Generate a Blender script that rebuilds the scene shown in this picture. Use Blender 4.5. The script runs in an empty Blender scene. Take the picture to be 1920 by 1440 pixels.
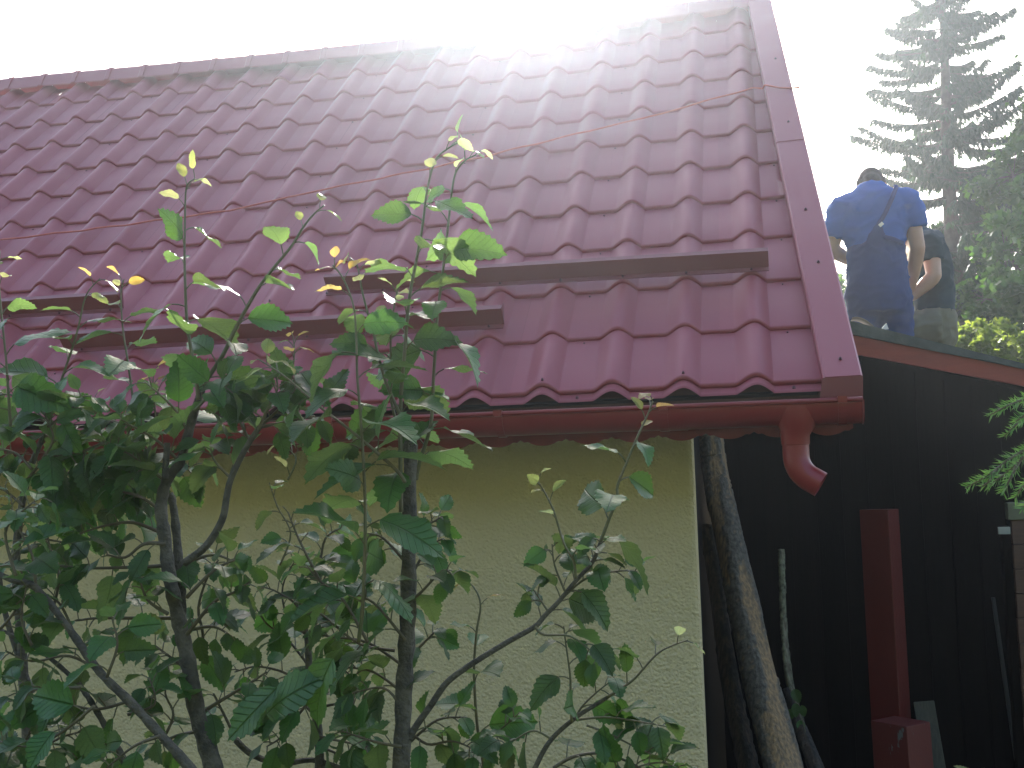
import bpy, bmesh, math, random
from mathutils import Vector, Matrix, noise
R = math.radians
S = bpy.context.scene
col = S.collection

# ------------------------------------------------------------------ camera, light, exposure
CAM = Vector((0, 0, 2.2))
F = 2146.06                                    # focal length in pixels of a 1920 px wide picture
M = ((0.97714, -0.04721, -0.20731), (0.21016, 0.06681, 0.97538), (-0.0322, -0.99665, 0.0752))
def ray(px, py):
    a = ((px - 960) / F, (py - 720) / F, 1.0)
    return Vector([sum(M[i][k] * a[k] for k in range(3)) for i in range(3)])
def at(px, py, Y):                             # place a measured image point at a real depth
    d = ray(px, py); return CAM + d * (Y / d.y)
cam = bpy.data.cameras.new('camera'); cam_ob = bpy.data.objects.new('camera', cam); col.objects.link(cam_ob)
mw = Matrix(((M[0][0], -M[0][1], -M[0][2], CAM.x), (M[1][0], -M[1][1], -M[1][2], CAM.y),
             (M[2][0], -M[2][1], -M[2][2], CAM.z), (0, 0, 0, 1)))
cam_ob.matrix_world = mw
cam.sensor_width = 36; cam.lens = F / 1920 * 36; cam.clip_end = 1000; cam.clip_start = 0.05
S.camera = cam_ob

SUN_EL, SUN_AZ = 26.3, -10.5                     # degrees; azimuth from +Y towards +X
w_ = bpy.data.worlds.new('World'); S.world = w_; w_.use_nodes = True
nt = w_.node_tree
sky = nt.nodes.new('ShaderNodeTexSky'); sky.sky_type = 'NISHITA'; sky.sun_disc = False
sky.sun_elevation = R(SUN_EL); sky.sun_rotation = R(SUN_AZ)
sky.air_density = 1.0; sky.dust_density = 2.5; sky.ozone_density = 1.0
nt.links.new(sky.outputs[0], nt.nodes['Background'].inputs[0])
nt.nodes['Background'].inputs[1].default_value = 0.15
sd = bpy.data.lights.new('sun', 'SUN'); sd.energy = 4.0; sd.angle = R(0.53); sd.color = (1, 0.96, 0.90)
so = bpy.data.objects.new('sun', sd); col.objects.link(so)
sdir = Vector((math.sin(R(SUN_AZ)) * math.cos(R(SUN_EL)), math.cos(R(SUN_AZ)) * math.cos(R(SUN_EL)), math.sin(R(SUN_EL))))
so.rotation_euler = sdir.to_track_quat('Z', 'Y').to_euler(); so.location = (0, 8, 12)
S.view_settings.view_transform = 'Standard'; S.view_settings.look = 'None'
S.view_settings.gamma = 1; S.view_settings.use_curve_mapping = False
S.view_settings.exposure = 1.9
HAZE = 0.0036; HAZE_G = 0.86

# ------------------------------------------------------------------ helpers
def rnd(a, b): return random.uniform(a, b)
def tag(o, label=None, cat=None, group=None, kind=None):
    for k, v in (('label', label), ('category', cat), ('group', group), ('kind', kind)):
        if v: o[k] = v
    return o
def empty(name, loc, label, cat, group=None):
    o = bpy.data.objects.new(name, None); col.objects.link(o); o.location = loc; o.empty_display_size = .1
    return tag(o, label, cat, group)
def wm(o):
    m = Matrix.Translation(o.location) if o.type == 'EMPTY' else Matrix.Identity(4)
    return m
def adopt(o, parent):
    if parent is not None:
        o.parent = parent; o.matrix_parent_inverse = wm(parent).inverted()
    return o
def mesh_from(name, verts, faces, mats, smooth=False, mi=None):
    me = bpy.data.meshes.new(name); me.from_pydata([tuple(v) for v in verts], [], faces)
    for m in (mats if isinstance(mats, (list, tuple)) else [mats]): me.materials.append(m)
    if smooth: me.polygons.foreach_set('use_smooth', [True] * len(me.polygons))
    if mi: me.polygons.foreach_set('material_index', mi)
    me.update(); return me
def obj(name, me, parent=None):
    o = bpy.data.objects.new(name, me); col.objects.link(o); return adopt(o, parent)
class MB:
    def __init__(s): s.v = []; s.f = []
    def add(s, vs, fs):
        n = len(s.v); s.v += [Vector(v) for v in vs]; s.f += [tuple(i + n for i in f) for f in fs]; return s
    def box(s, a, b, m=None):
        x0, y0, z0 = a; x1, y1, z1 = b
        vs = [Vector(q) for q in ((x0,y0,z0),(x1,y0,z0),(x1,y1,z0),(x0,y1,z0),(x0,y0,z1),(x1,y0,z1),(x1,y1,z1),(x0,y1,z1))]
        if m is not None: vs = [m @ v for v in vs]
        return s.add(vs, [(0,3,2,1),(4,5,6,7),(0,1,5,4),(1,2,6,5),(2,3,7,6),(3,0,4,7)])
    def hexa(s, p8):
        return s.add(p8, [(0,3,2,1),(4,5,6,7),(0,1,5,4),(1,2,6,5),(2,3,7,6),(3,0,4,7)])
    def tube(s, pts, rad, n=8, cap=True, ell=1.0, side=None, jitter=0.0):
        pts = [Vector(p) for p in pts]; N = len(pts)
        if not hasattr(rad, '__len__'): rad = [rad] * N
        t0 = (pts[1] - pts[0]).normalized()
        u = Vector(side) if side is not None else (Vector((0, 0, 1)) if abs(t0.z) < .9 else Vector((1, 0, 0)))
        rings = []; base = len(s.v)
        for i in range(N):
            t = (pts[min(i + 1, N - 1)] - pts[max(i - 1, 0)]).normalized()
            u = (u - t * u.dot(t)).normalized(); v = t.cross(u)
            r = rad[i]; r = r if hasattr(r, '__len__') else (r, r * ell)
            for k in range(n):
                a = 2 * math.pi * k / n; j = 1 + (random.random() - .5) * jitter
                s.v.append(pts[i] + u * (math.cos(a) * r[0] * j) + v * (math.sin(a) * r[1] * j))
        for i in range(N - 1):
            for k in range(n):
                a = base + i * n + k; b = base + i * n + (k + 1) % n
                s.f.append((a, b, b + n, a + n))
        if cap:
            s.f.append(tuple(base + k for k in reversed(range(n)))); s.f.append(tuple(base + (N - 1) * n + k for k in range(n)))
        return s
    def build(s, name, mat, parent=None, smooth=False, bevel=0):
        o = obj(name, mesh_from(name, s.v, s.f, mat, smooth), parent)
        if bevel:
            m = o.modifiers.new('bevel', 'BEVEL'); m.width = bevel; m.segments = 2; m.limit_method = 'ANGLE'
        return o

def mat(name, c1, c2=None, rough=.6, scale=8., spec=.5, bump=0., bscale=60., metallic=0., detail=6., stretch=None, rvar=0., contrast=.5, coords='Object', objvar=0., distort=0.):
    m = bpy.data.materials.new(name); m.use_nodes = True; t = m.node_tree; N = t.nodes; L = t.links
    b = N['Principled BSDF']; b.inputs['Roughness'].default_value = rough; b.inputs['Metallic'].default_value = metallic
    b.inputs['Specular IOR Level'].default_value = spec
    tc = N.new('ShaderNodeTexCoord'); mp = N.new('ShaderNodeMapping'); L.new(tc.outputs[coords], mp.inputs[0])
    if stretch: mp.inputs['Scale'].default_value = stretch
    n = N.new('ShaderNodeTexNoise'); n.inputs['Scale'].default_value = scale; n.inputs['Detail'].default_value = detail
    n.inputs['Distortion'].default_value = distort
    L.new(mp.outputs[0], n.inputs['Vector'])
    cr = N.new('ShaderNodeValToRGB'); cr.color_ramp.elements[0].position = .5 - contrast / 2; cr.color_ramp.elements[1].position = .5 + contrast / 2
    cr.color_ramp.elements[0].color = (*c1, 1); cr.color_ramp.elements[1].color = (*(c2 or c1), 1)
    L.new(n.outputs['Fac'], cr.inputs[0]); out = cr.outputs[0]
    if objvar:
        oi = N.new('ShaderNodeObjectInfo'); mr = N.new('ShaderNodeMapRange'); L.new(oi.outputs['Random'], mr.inputs[0])
        mr.inputs[3].default_value = 1 - objvar; mr.inputs[4].default_value = 1 + objvar
        hs = N.new('ShaderNodeHueSaturation'); L.new(mr.outputs[0], hs.inputs['Value']); L.new(out, hs.inputs['Color']); out = hs.outputs[0]
    L.new(out, b.inputs['Base Color'])
    if rvar:
        mr = N.new('ShaderNodeMapRange'); L.new(n.outputs['Fac'], mr.inputs[0]); mr.inputs[1].default_value = .3; mr.inputs[2].default_value = .7
        mr.inputs[3].default_value = rough - rvar; mr.inputs[4].default_value = rough + rvar; L.new(mr.outputs[0], b.inputs['Roughness'])
    if bump:
        n2 = N.new('ShaderNodeTexNoise'); n2.inputs['Scale'].default_value = bscale; n2.inputs['Detail'].default_value = 5
        L.new(mp.outputs[0], n2.inputs['Vector']); bp = N.new('ShaderNodeBump'); bp.inputs['Strength'].default_value = bump; bp.inputs['Distance'].default_value = .01
        L.new(n2.outputs['Fac'], bp.inputs['Height']); L.new(bp.outputs[0], b.inputs['Normal'])
    return m

def leaf_mat(name, top, under, trans, rough=.4, veins=True, tw=.45, spec=.5):
    m = bpy.data.materials.new(name); m.use_nodes = True; t = m.node_tree; N = t.nodes; L = t.links
    b = N['Principled BSDF']; out = N['Material Output']; b.inputs['Roughness'].default_value = rough
    b.inputs['Specular IOR Level'].default_value = spec
    oi = N.new('ShaderNodeObjectInfo'); tc = N.new('ShaderNodeTexCoord')
    nz = N.new('ShaderNodeTexNoise'); nz.inputs['Scale'].default_value = 30 if veins else .9
    L.new(tc.outputs['Object'], nz.inputs['Vector'])
    geo = N.new('ShaderNodeNewGeometry')
    mx = N.new('ShaderNodeMixRGB'); L.new(geo.outputs['Backfacing'], mx.inputs[0]); mx.inputs[1].default_value = (*top, 1); mx.inputs[2].default_value = (*under, 1)
    ad = N.new('ShaderNodeMath'); ad.operation = 'ADD'; L.new(oi.outputs['Random'], ad.inputs[0]); L.new(nz.outputs['Fac'], ad.inputs[1])
    mr = N.new('ShaderNodeMapRange'); L.new(ad.outputs[0], mr.inputs[0]); mr.inputs[1].default_value = .3; mr.inputs[2].default_value = 1.7
    mr.inputs[3].default_value = .6; mr.inputs[4].default_value = 1.45
    hs = N.new('ShaderNodeHueSaturation'); L.new(mr.outputs[0], hs.inputs['Value']); L.new(mx.outputs[0], hs.inputs['Color'])
    hr = N.new('ShaderNodeMapRange'); L.new(oi.outputs['Random'], hr.inputs[0]); hr.inputs[3].default_value = .485; hr.inputs[4].default_value = .512
    L.new(hr.outputs[0], hs.inputs['Hue'])
    c = hs.outputs[0]
    if veins:      # midrib and side veins, y runs along the leaf
        sp = N.new('ShaderNodeSeparateXYZ'); L.new(tc.outputs['Object'], sp.inputs[0])
        ab = N.new('ShaderNodeMath'); ab.operation = 'ABSOLUTE'; L.new(sp.outputs[0], ab.inputs[0])
        m1 = N.new('ShaderNodeMapRange'); L.new(ab.outputs[0], m1.inputs[0]); m1.inputs[1].default_value = .0; m1.inputs[2].default_value = .022; m1.inputs[3].default_value = 1; m1.inputs[4].default_value = 0
        su = N.new('ShaderNodeMath'); su.operation = 'MULTIPLY_ADD'; L.new(ab.outputs[0], su.inputs[0]); su.inputs[1].default_value = -.75; L.new(sp.outputs[1], su.inputs[2])
        mu = N.new('ShaderNodeMath'); mu.operation = 'MULTIPLY'; L.new(su.outputs[0], mu.inputs[0]); mu.inputs[1].default_value = 52
        si = N.new('ShaderNodeMath'); si.operation = 'SINE'; L.new(mu.outputs[0], si.inputs[0])
        m2 = N.new('ShaderNodeMapRange'); L.new(si.outputs[0], m2.inputs[0]); m2.inputs[1].default_value = .82; m2.inputs[2].default_value = 1; m2.inputs[4].default_value = .5
        mxx = N.new('ShaderNodeMath'); mxx.operation = 'MAXIMUM'; L.new(m1.outputs[0], mxx.inputs[0]); L.new(m2.outputs[0], mxx.inputs[1])
        v = N.new('ShaderNodeMixRGB'); v.blend_type = 'MULTIPLY'; L.new(mxx.outputs[0], v.inputs[0]); L.new(c, v.inputs[1]); v.inputs[2].default_value = (.72, .76, .68, 1); c = v.outputs[0]
        bp = N.new('ShaderNodeBump'); bp.inputs['Strength'].default_value = .6; bp.inputs['Distance'].default_value = .03; bp.invert = True
        L.new(mxx.outputs[0], bp.inputs['Height']); L.new(bp.outputs[0], b.inputs['Normal'])
    L.new(c, b.inputs['Base Color'])
    tr = N.new('ShaderNodeBsdfTranslucent'); ml = N.new('ShaderNodeMixRGB'); ml.blend_type = 'MULTIPLY'; ml.inputs[0].default_value = 1
    dv = N.new('ShaderNodeMixRGB'); dv.blend_type = 'DIVIDE'; dv.inputs[0].default_value = 1; L.new(c, dv.inputs[1]); dv.inputs[2].default_value = (*[max(x, .02) for x in top], 1)
    L.new(dv.outputs[0], ml.inputs[1]); ml.inputs[2].default_value = (*trans, 1); L.new(ml.outputs[0], tr.inputs['Color'])
    ms = N.new('ShaderNodeMixShader'); ms.inputs[0].default_value = tw; L.new(b.outputs[0], ms.inputs[1]); L.new(tr.outputs[0], ms.inputs[2])
    L.new(ms.outputs[0], out.inputs['Surface'])
    return m

PAINT = (.285, .058, .070)
m_tile = mat('roof_paint', PAINT, (.31, .068, .080), rough=.52, scale=3, spec=.45, rvar=.05, bump=.02, bscale=300, coords='Object', objvar=.05)
m_trim = mat('trim_paint', (.28, .058, .070), (.295, .064, .076), rough=.5, spec=.5, scale=5, rvar=.05)
m_guard = mat('guard_paint', (.19, .045, .048), (.21, .052, .055), rough=.5, scale=5, rvar=.05)
m_gut = mat('gutter_paint', (.19, .009, .009), (.22, .014, .013), rough=.36, scale=6, rvar=.06)
m_val = mat('valance_wood', (.15, .012, .010), (.24, .024, .016), rough=.6, scale=14)
m_screw = mat('screw_metal', (.10, .03, .035), rough=.5)
m_dark = mat('roof_underlay', (.012, .012, .016), rough=.8)
m_soffit = mat('soffit_boards', (.05, .018, .012), (.08, .03, .02), rough=.7, stretch=(1, 20, 1))
m_cord = mat('cord', (.42, .07, .05), (.50, .10, .07), rough=.6, scale=60)
m_stem = mat('bark_stem', (.045, .038, .028), (.13, .11, .08), rough=.8, scale=45, bump=.8, bscale=140, contrast=.35)
m_twig = mat('bark_twig', (.075, .05, .03), (.12, .10, .05), rough=.6, scale=50)
m_shoot = mat('green_shoot', (.09, .10, .035), (.13, .09, .045), rough=.5, scale=20)
m_leaf = leaf_mat('plum_leaf', (.042, .105, .024), (.07, .13, .05), (.10, .21, .03), rough=.44, tw=.40, spec=.45)
m_young = leaf_mat('young_leaf', (.13, .17, .04), (.16, .20, .07), (.34, .37, .10), rough=.45, tw=.55)
m_red_leaf = leaf_mat('bronze_leaf', (.16, .12, .03), (.18, .13, .05), (.55, .38, .07), rough=.45, tw=.55)

# plaster: rough float finish with short worm-like scratches
def plaster():
    m = mat('yellow_plaster', (.56, .445, .25), (.63, .515, .30), rough=.9, scale=2.2, spec=.2, contrast=.7)
    t = m.node_tree; N = t.nodes; L = t.links; b = N['Principled BSDF']
    tc = N.new('ShaderNodeTexCoord')
    a = N.new('ShaderNodeTexNoise'); a.inputs['Scale'].default_value = 130; a.inputs['Detail'].default_value = 3; a.inputs['Distortion'].default_value = .6; L.new(tc.outputs['Object'], a.inputs[0])
    v = N.new('ShaderNodeTexVoronoi'); v.inputs['Scale'].default_value = 95; v.feature = 'SMOOTH_F1'; L.new(tc.outputs['Object'], v.inputs[0])
    w = N.new('ShaderNodeTexNoise'); w.inputs['Scale'].default_value = 28; w.inputs['Detail'].default_value = 2; L.new(tc.outputs['Object'], w.inputs[0])
    s = N.new('ShaderNodeMath'); s.operation = 'ADD'; L.new(a.outputs['Fac'], s.inputs[0]); L.new(v.outputs['Distance'], s.inputs[1])
    s2 = N.new('ShaderNodeMath'); s2.operation = 'MULTIPLY_ADD'; L.new(w.outputs['Fac'], s2.inputs[0]); s2.inputs[1].default_value = .8; L.new(s.outputs[0], s2.inputs[2])
    bp = N.new('ShaderNodeBump'); bp.inputs['Strength'].default_value = 1; bp.inputs['Distance'].default_value = .007; L.new(s2.outputs[0], bp.inputs['Height']); L.new(bp.outputs[0], b.inputs['Normal'])
    return m
m_wall = plaster()

# ------------------------------------------------------------------ ground and haze
def terrain():
    vs = []; fs = []; n = 60
    xs = [(-1 + 2 * i / n) for i in range(n + 1)]
    co = [math.copysign(abs(x) ** 2.2, x) * 70 for x in xs]
    for y in co:
        for x in co:
            z = .62 if y < 1.5 else max(0, .62 * (3.2 - y) / 1.7) if y < 3.2 else 0
            if y < -3: z += min(15, (-3 - y) * .72)  # unseen hillside behind the camera, added to cut low sky light on the wall
            if y > 9: z += min(1.6, (y - 9) * .14)
            vs.append((x, y, z + .04 * noise.noise(Vector((x, y, 0)) * .6)))
    for j in range(n):
        for i in range(n):
            a = j * (n + 1) + i; fs.append((a, a + 1, a + n + 2, a + n + 1))
    return mesh_from('ground', vs, fs, mat('grass_ground', (.03, .045, .015), (.07, .09, .03), rough=.9, scale=3, bump=.8, bscale=40), True)
tag(obj('ground', terrain()), kind='structure')
hz = MB().box((-69, -69, -1.1), (69, 69, 19)).build('haze', None); hz.data.materials.clear()  # haze added to stand in for lens glare over the upper roof
mh = bpy.data.materials.new('glare_haze'); mh.use_nodes = True; t = mh.node_tree; t.nodes.remove(t.nodes['Principled BSDF'])
pv = t.nodes.new('ShaderNodeVolumePrincipled'); pv.inputs['Color'].default_value = (.80, .90, 1, 1)
pv.inputs['Density'].default_value = HAZE; pv.inputs['Anisotropy'].default_value = HAZE_G
t.links.new(pv.outputs[0], t.nodes['Material Output'].inputs['Volume']); hz.data.materials.append(mh); tag(hz, kind='stuff')

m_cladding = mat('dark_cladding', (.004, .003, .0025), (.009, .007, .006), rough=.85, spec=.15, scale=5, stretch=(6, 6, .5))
# ------------------------------------------------------------------ the house and its roof
PITCH = R(42); T = Vector((.0073, 3.7659, 2.4901)); W = .235; STEP = .3015; CH = .039
es = Vector((0, math.cos(PITCH), math.sin(PITCH))); en = Vector((0, -math.sin(PITCH), math.cos(PITCH)))
RF = Matrix(((1, 0, 0, T.x), (0, es.y, en.y, T.y), (0, es.z, en.z, T.z), (0, 0, 0, 1)))
def rp(x, s, n=0.): return T + Vector((x, 0, 0)) + es * s + en * n
WX = [(-5.2, .075), (-4.2, .05), (-3.5, .012), (-2.8, -.02), (-1.9, -.036), (-1.0, -.012), (0, .045), (.4, .06)]
def warp(x, s):                                  # the old roof sags a little towards the ridge
    k = 0
    for (a, u), (b, v) in zip(WX, WX[1:]):
        if x <= b or b == .4:
            q = (x - a) / (b - a); k = u + (v - u) * q; break
    return k * max(0, s / 3.1) ** 2
house = empty('house', (-3, 5, 0), 'yellow plastered house with a steep wine red metal tile roof', 'house')
XL = -5.6
wall = MB(); wall.box((XL, 4.15, -.3), (-.2277, 4.235, 2.42))
wl = wall.build('wall', m_wall, house, bevel=.018)
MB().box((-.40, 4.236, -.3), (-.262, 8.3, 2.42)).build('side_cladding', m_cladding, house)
g = MB(); g.add([(-.2278, 4.2, 2.42), (-.2278, 8.25, 2.42), (-.2278, 6.22, 4.45), (-.4, 4.2, 2.42), (-.4, 8.25, 2.42), (-.4, 6.22, 4.45)], [(0, 1, 2), (5, 4, 3), (0, 2, 5, 3), (1, 4, 5, 2)])
g.build('gable_wall', m_wall, house)
# roof deck below the sheets, both slopes
dk = MB()
def deck(back):
    def q(x, s, n):
        p = rp(x, s, n)
        if back: p.y = 2 * rp(0, 3.28).y - p.y
        return p
    a = [q(XL, -.02, -.09), q(.19, -.02, -.09), q(.05, 3.27, -.09), q(XL, 3.27, -.09), q(XL, -.02, -.075), q(.19, -.02, -.075), q(.05, 3.27, -.075), q(XL, 3.27, -.075)]
    dk.hexa(a)
deck(0)
roof = dk.build('roof', m_dark, house)
bk = MB()
yr = 2 * rp(0, 3.28).y
pts = [rp(XL, -.05, -.05), rp(-.02, -.05, -.05), rp(-.02, 3.17, -.05), rp(XL, 3.17, -.05)]
for p in pts: p.y = yr - p.y
bk.add(pts + [p - Vector((0, 0, .03)) for p in pts], [(3, 2, 1, 0), (4, 5, 6, 7), (0, 1, 5, 4), (1, 2, 6, 5), (2, 3, 7, 6), (3, 0, 4, 7)])
bk.build('back_roof_sheet', m_tile, house)

def prof(x):
    a = .30 * W if x < 0 else .225 * W       # gentle left flank, steeper right one
    u = abs(x) / a
    k = 0. if x < 0 else .4 * u * u           # crisp crease only at the right foot
    return -CH + (CH * (k * (1 - u ** 2.4) + (1 - k) * math.cos(math.pi * u / 2) ** (1.45 if x < 0 else 1.2)) if u < 1 else 0)
def tile_mesh(x0, x1, top=1.0, name='tile', lip=True, s_low=0.0, s_hi=STEP, zl=0., zh=-.014, lipd=.015):
    xs = [-.5, -.305, -.295, -.27, -.23, -.18, -.13, -.08, -.04, 0, .04, .075, .11, .15, .185, .215, .224, .232, .5]
    xs = [x * W for x in xs]
    if x1 > W / 2: xs += [W * .7, x1]
    rows = [(s_hi, zh), (s_low + (s_hi - s_low) * .5, zl * .5 + zh * .5), (s_low + .006, zl + .0002), (s_low + .002, zl - .0006), (s_low - .001, zl - .004), (s_low - .003, zl - lipd), (s_low + .006, zl - lipd - .002)]
    vs = []; n = len(xs)
    for s, z in rows:
        for x in xs: vs.append((x, s, prof(x if x < W * .5 else W * .5) + z))
    fs = [(j * n + i, (j + 1) * n + i, (j + 1) * n + i + 1, j * n + i + 1) for j in range(len(rows) - 1) for i in range(n - 1)]
    return mesh_from(name, vs, fs, m_tile, True)
tm = tile_mesh(-W / 2, W / 2); tm_r = None
tm_top = tile_mesh(-W / 2, W / 2, s_hi=STEP * .8, name='tile_top'); tm_rt = None
ev = tile_mesh(-W / 2, W / 2, s_low=-.034, s_hi=.03, zl=-.017, zh=-.017, lipd=.004, name='eave_lip'); ev_r = tile_mesh(-W / 2, .235, s_low=-.034, s_hi=.03, zl=-.017, zh=-.017, lipd=.004, name='eave_lip_edge')
random.seed(4)
nt_ = 0
for j in range(-1, 11):
    last = 13 + max(0, j) * .85
    for i in range(0, int(min(last, 22)) + 1):
        x = -i * W
        if x < XL + .1: continue
        s0 = max(j, 0) * STEP; s1 = s0 + STEP
        def sw(xx, ss): return ss + warp(xx, ss)
        a = sw(x, s0); b = sw(x, s1)
        dS = (sw(x + W / 2, s0) - sw(x - W / 2, s0)) / W
        k = (b - a) / STEP
        loc = Matrix(((1, 0, 0, x), (dS, k, 0, a), (0, 0, 1, rnd(-.0006, .0006)), (0, 0, 0, 1)))
        if j == -1: me = ev_r if i == 0 else ev
        elif i == 0: me = tile_mesh(-W / 2, .232 - .0455 * (s1 + .06), s_hi=STEP * (.8 if j == 10 else 1), name='tile_edge')
        else: me = tm_top if j == 10 else tm
        o = bpy.data.objects.new('eave_lip' if j == -1 else 'tile', me); col.objects.link(o); adopt(o, roof)
        o.matrix_parent_inverse = RF @ loc                     # sheared, so it goes in the parent inverse
        nt_ += 1
# screws
sc = MB()
def screw(mb, c, nrm, r=.006, h=.004, n=6):
    nrm = nrm.normalized(); mb.tube([c, c + nrm * h], r, n)
    mb.tube([c + nrm * h, c + nrm * (h * 2)], r * .55, n)
for j in range(11):
    for i in range(20):
        if (i + j * 3) % 3 == 0:
            x = -i * W + W / 2
            if x < .2: screw(sc, rp(x + rnd(-.01, .01), j * STEP + warp(x, j * STEP) - .022 + rnd(-.004, .004), -CH - .0175), en)
for x in (-W, -3 * W, -5 * W, -8 * W):
    for j in (0, 2): screw(sc, rp(x, j * STEP + .014, .0), en, .005)
for x, s in ((.262, .02), (.235, .60), (.215, .98), (.19, 1.75), (.165, 2.45)): screw(sc, rp(x, s, .021), en, .006)
tag(sc.build('screw', m_screw, roof), kind='stuff')
# verge trim: two overlapping lengths, folded
def trim(s0, s1, lift):
    L = lambda s: .203 - .15 * (s + .063) / 3.3
    Rr = lambda s: .323 - .15 * (s + .065) / 3.35
    mb = MB(); ring = []
    secs = [s0 + (s1 - s0) * k / 6 for k in range(7)]
    for s in secs:
        pr = [(L(s) + .002, -.05), (L(s), .012), (L(s) + .006, .018), (Rr(s) - .006, .020), (Rr(s), .014), (Rr(s) + .004, -.13), (Rr(s) + .001, -.13), (Rr(s) - .003, .012), (L(s) + .006, .014), (L(s) + .004, -.05)]
        ring.append([rp(a, s + warp(a, s), b + lift) for a, b in pr])
    n = 10; vs = [v for r_ in ring for v in r_]
    fs = [(i * n + k, i * n + (k + 1) % n, (i + 1) * n + (k + 1) % n, (i + 1) * n + k) for i in range(6) for k in range(n)]
    fs += [tuple(range(n - 1, -1, -1)), tuple(6 * n + k for k in range(n))]
    return mb.add(vs, fs).build('verge_trim', m_trim, roof)
trim(-.065, 1.62, 0); trim(1.56, 3.30, .003)
# closing plate at the foot of the trim
mb = MB(); y0 = rp(0, -.066, 0).y
a = rp(.2, -.067, .016); b = rp(.322, -.067, .018)
mb.add([a, b, Vector((.324, a.y + .012, 2.385)), Vector((.196, a.y + .012, 2.385)), a + Vector((0, .004, 0)), b + Vector((0, .004, 0)), Vector((.324, a.y + .016, 2.385)), Vector((.196, a.y + .016, 2.385))],
       [(0, 3, 2, 1), (4, 5, 6, 7), (0, 1, 5, 4), (1, 2, 6, 5), (2, 3, 7, 6), (3, 0, 4, 7)])
mb.build('end_plate', m_guard, roof)
# ridge caps
def ridge_y(x): return 3.30 + warp(x, 3.25)
prev = None
for i in range(-1, 23):
    x1 = -i * W + .0; x0 = x1 - W
    if i == -1: x1 = .172; x0 = 0
    mb = MB()
    ring = []
    for x, up in ((x1, .006), (x1 - .028, .006), (x1 - .034, 0), (x0, 0)):
        s = ridge_y(x); top = rp(x, s, .03 + up)
        yb = 2 * top.y
        f0 = rp(x, s - .118, .004 + up); f1 = rp(x, s - .113, .010 + up)
        b1 = Vector((x, yb - f1.y, f1.z)); b0 = Vector((x, yb - f0.y, f0.z))
        c = top
        ring.append([f0, f1, c + Vector((0, -.03, -.012)), c + Vector((0, -.01, 0)), c + Vector((0, .01, 0)), c + Vector((0, .03, -.012)), b1, b0])
    n = 8
    vs = [v for r_ in ring for v in r_]
    fs = [(q * n + k, q * n + k + 1, (q + 1) * n + k + 1, (q + 1) * n + k) for q in range(3) for k in range(n - 1)]
    mb.add(vs, fs); mb.build('ridge_cap', m_trim, roof)
# snow guards
def guard(xr, sr, xl, sl, label):
    mb = MB(); H = .068
    def bar(n0, n1, d0, d1):
        p = []
        for n_ in (n0, n1):
            p += [rp(xl, sl + d0, n_), rp(xr, sr + d0, n_), rp(xr, sr + d1, n_), rp(xl, sl + d1, n_)]
        mb.hexa(p)
    bar(.003, H, -.0012, .0012); bar(H + .0001, H + .0025, -.0012, .022); bar(.0005, .0029, -.026, -.0013)
    mb.add([rp(xr + .0005, sr, .004), rp(xr + .0005, sr, H), rp(xr + .0005, sr + .05, H), rp(xr + .0005, sr, .004)][:3], [(0, 1, 2)])
    o = mb.build('snow_guard', m_guard, roof); o['label'] = label
    sm = MB(); i = 0
    x = -round(-xr / W) * W if xr < 0 else 0
    while x > xl:
        if x < xr: screw(sm, rp(x, sr + (sl - sr) * (xr - x) / (xr - xl) - .014, .0030), en, .005)
        x -= W
    tag(sm.build('guard_screw', m_screw, o), kind='stuff')
guard(.062, .622, -1.645, .655, 'long upper snow guard ending close to the verge trim')
guard(-.885, .357, -2.67, .365, 'lower snow guard ending mid roof')
guard(-2.53, .637, -4.3, .66, 'snow guard at the left end of the roof')
# fascia, soffit, valance
fy = rp(0, -.02, -.07).y + .012
MB().box((XL, fy, 2.30), (.30, fy + .02, 2.47)).build('fascia', m_soffit, house)
MB().box((XL, fy + .021, 2.335), (.30, 4.149, 2.35)).build('soffit', m_soffit, house)
def valance():
    mb = MB(); pitch = .155; y = fy - .012
    x = .30; vs = []; k = 0
    top = 2.328
    while x > XL:
        n = 12; ring = []
        for q in range(n + 1):
            u = q / n; xx = x - u * pitch
            if u < .14 or u > .86: z = 2.294 + .006 * math.cos((u if u < .5 else 1 - u) / .14 * math.pi)
            else: z = 2.299 - .020 * math.sin((u - .14) / .72 * math.pi) ** .6
            ring.append((xx, z))
        base = []
        for xx, z in ring: base += [Vector((xx, y, top)), Vector((xx, y, z)), Vector((xx, y + .011, z)), Vector((xx, y + .011, top))]
        fs = []
        for q in range(n):
            a = q * 4; b = a + 4
            fs += [(a, a + 1, b + 1, b), (a + 1, a + 2, b + 2, b + 1), (a + 2, a + 3, b + 3, b + 2)]
        mb.add(base, fs); x -= pitch
    return mb.build('valance', m_val, house)
valance()
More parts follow.
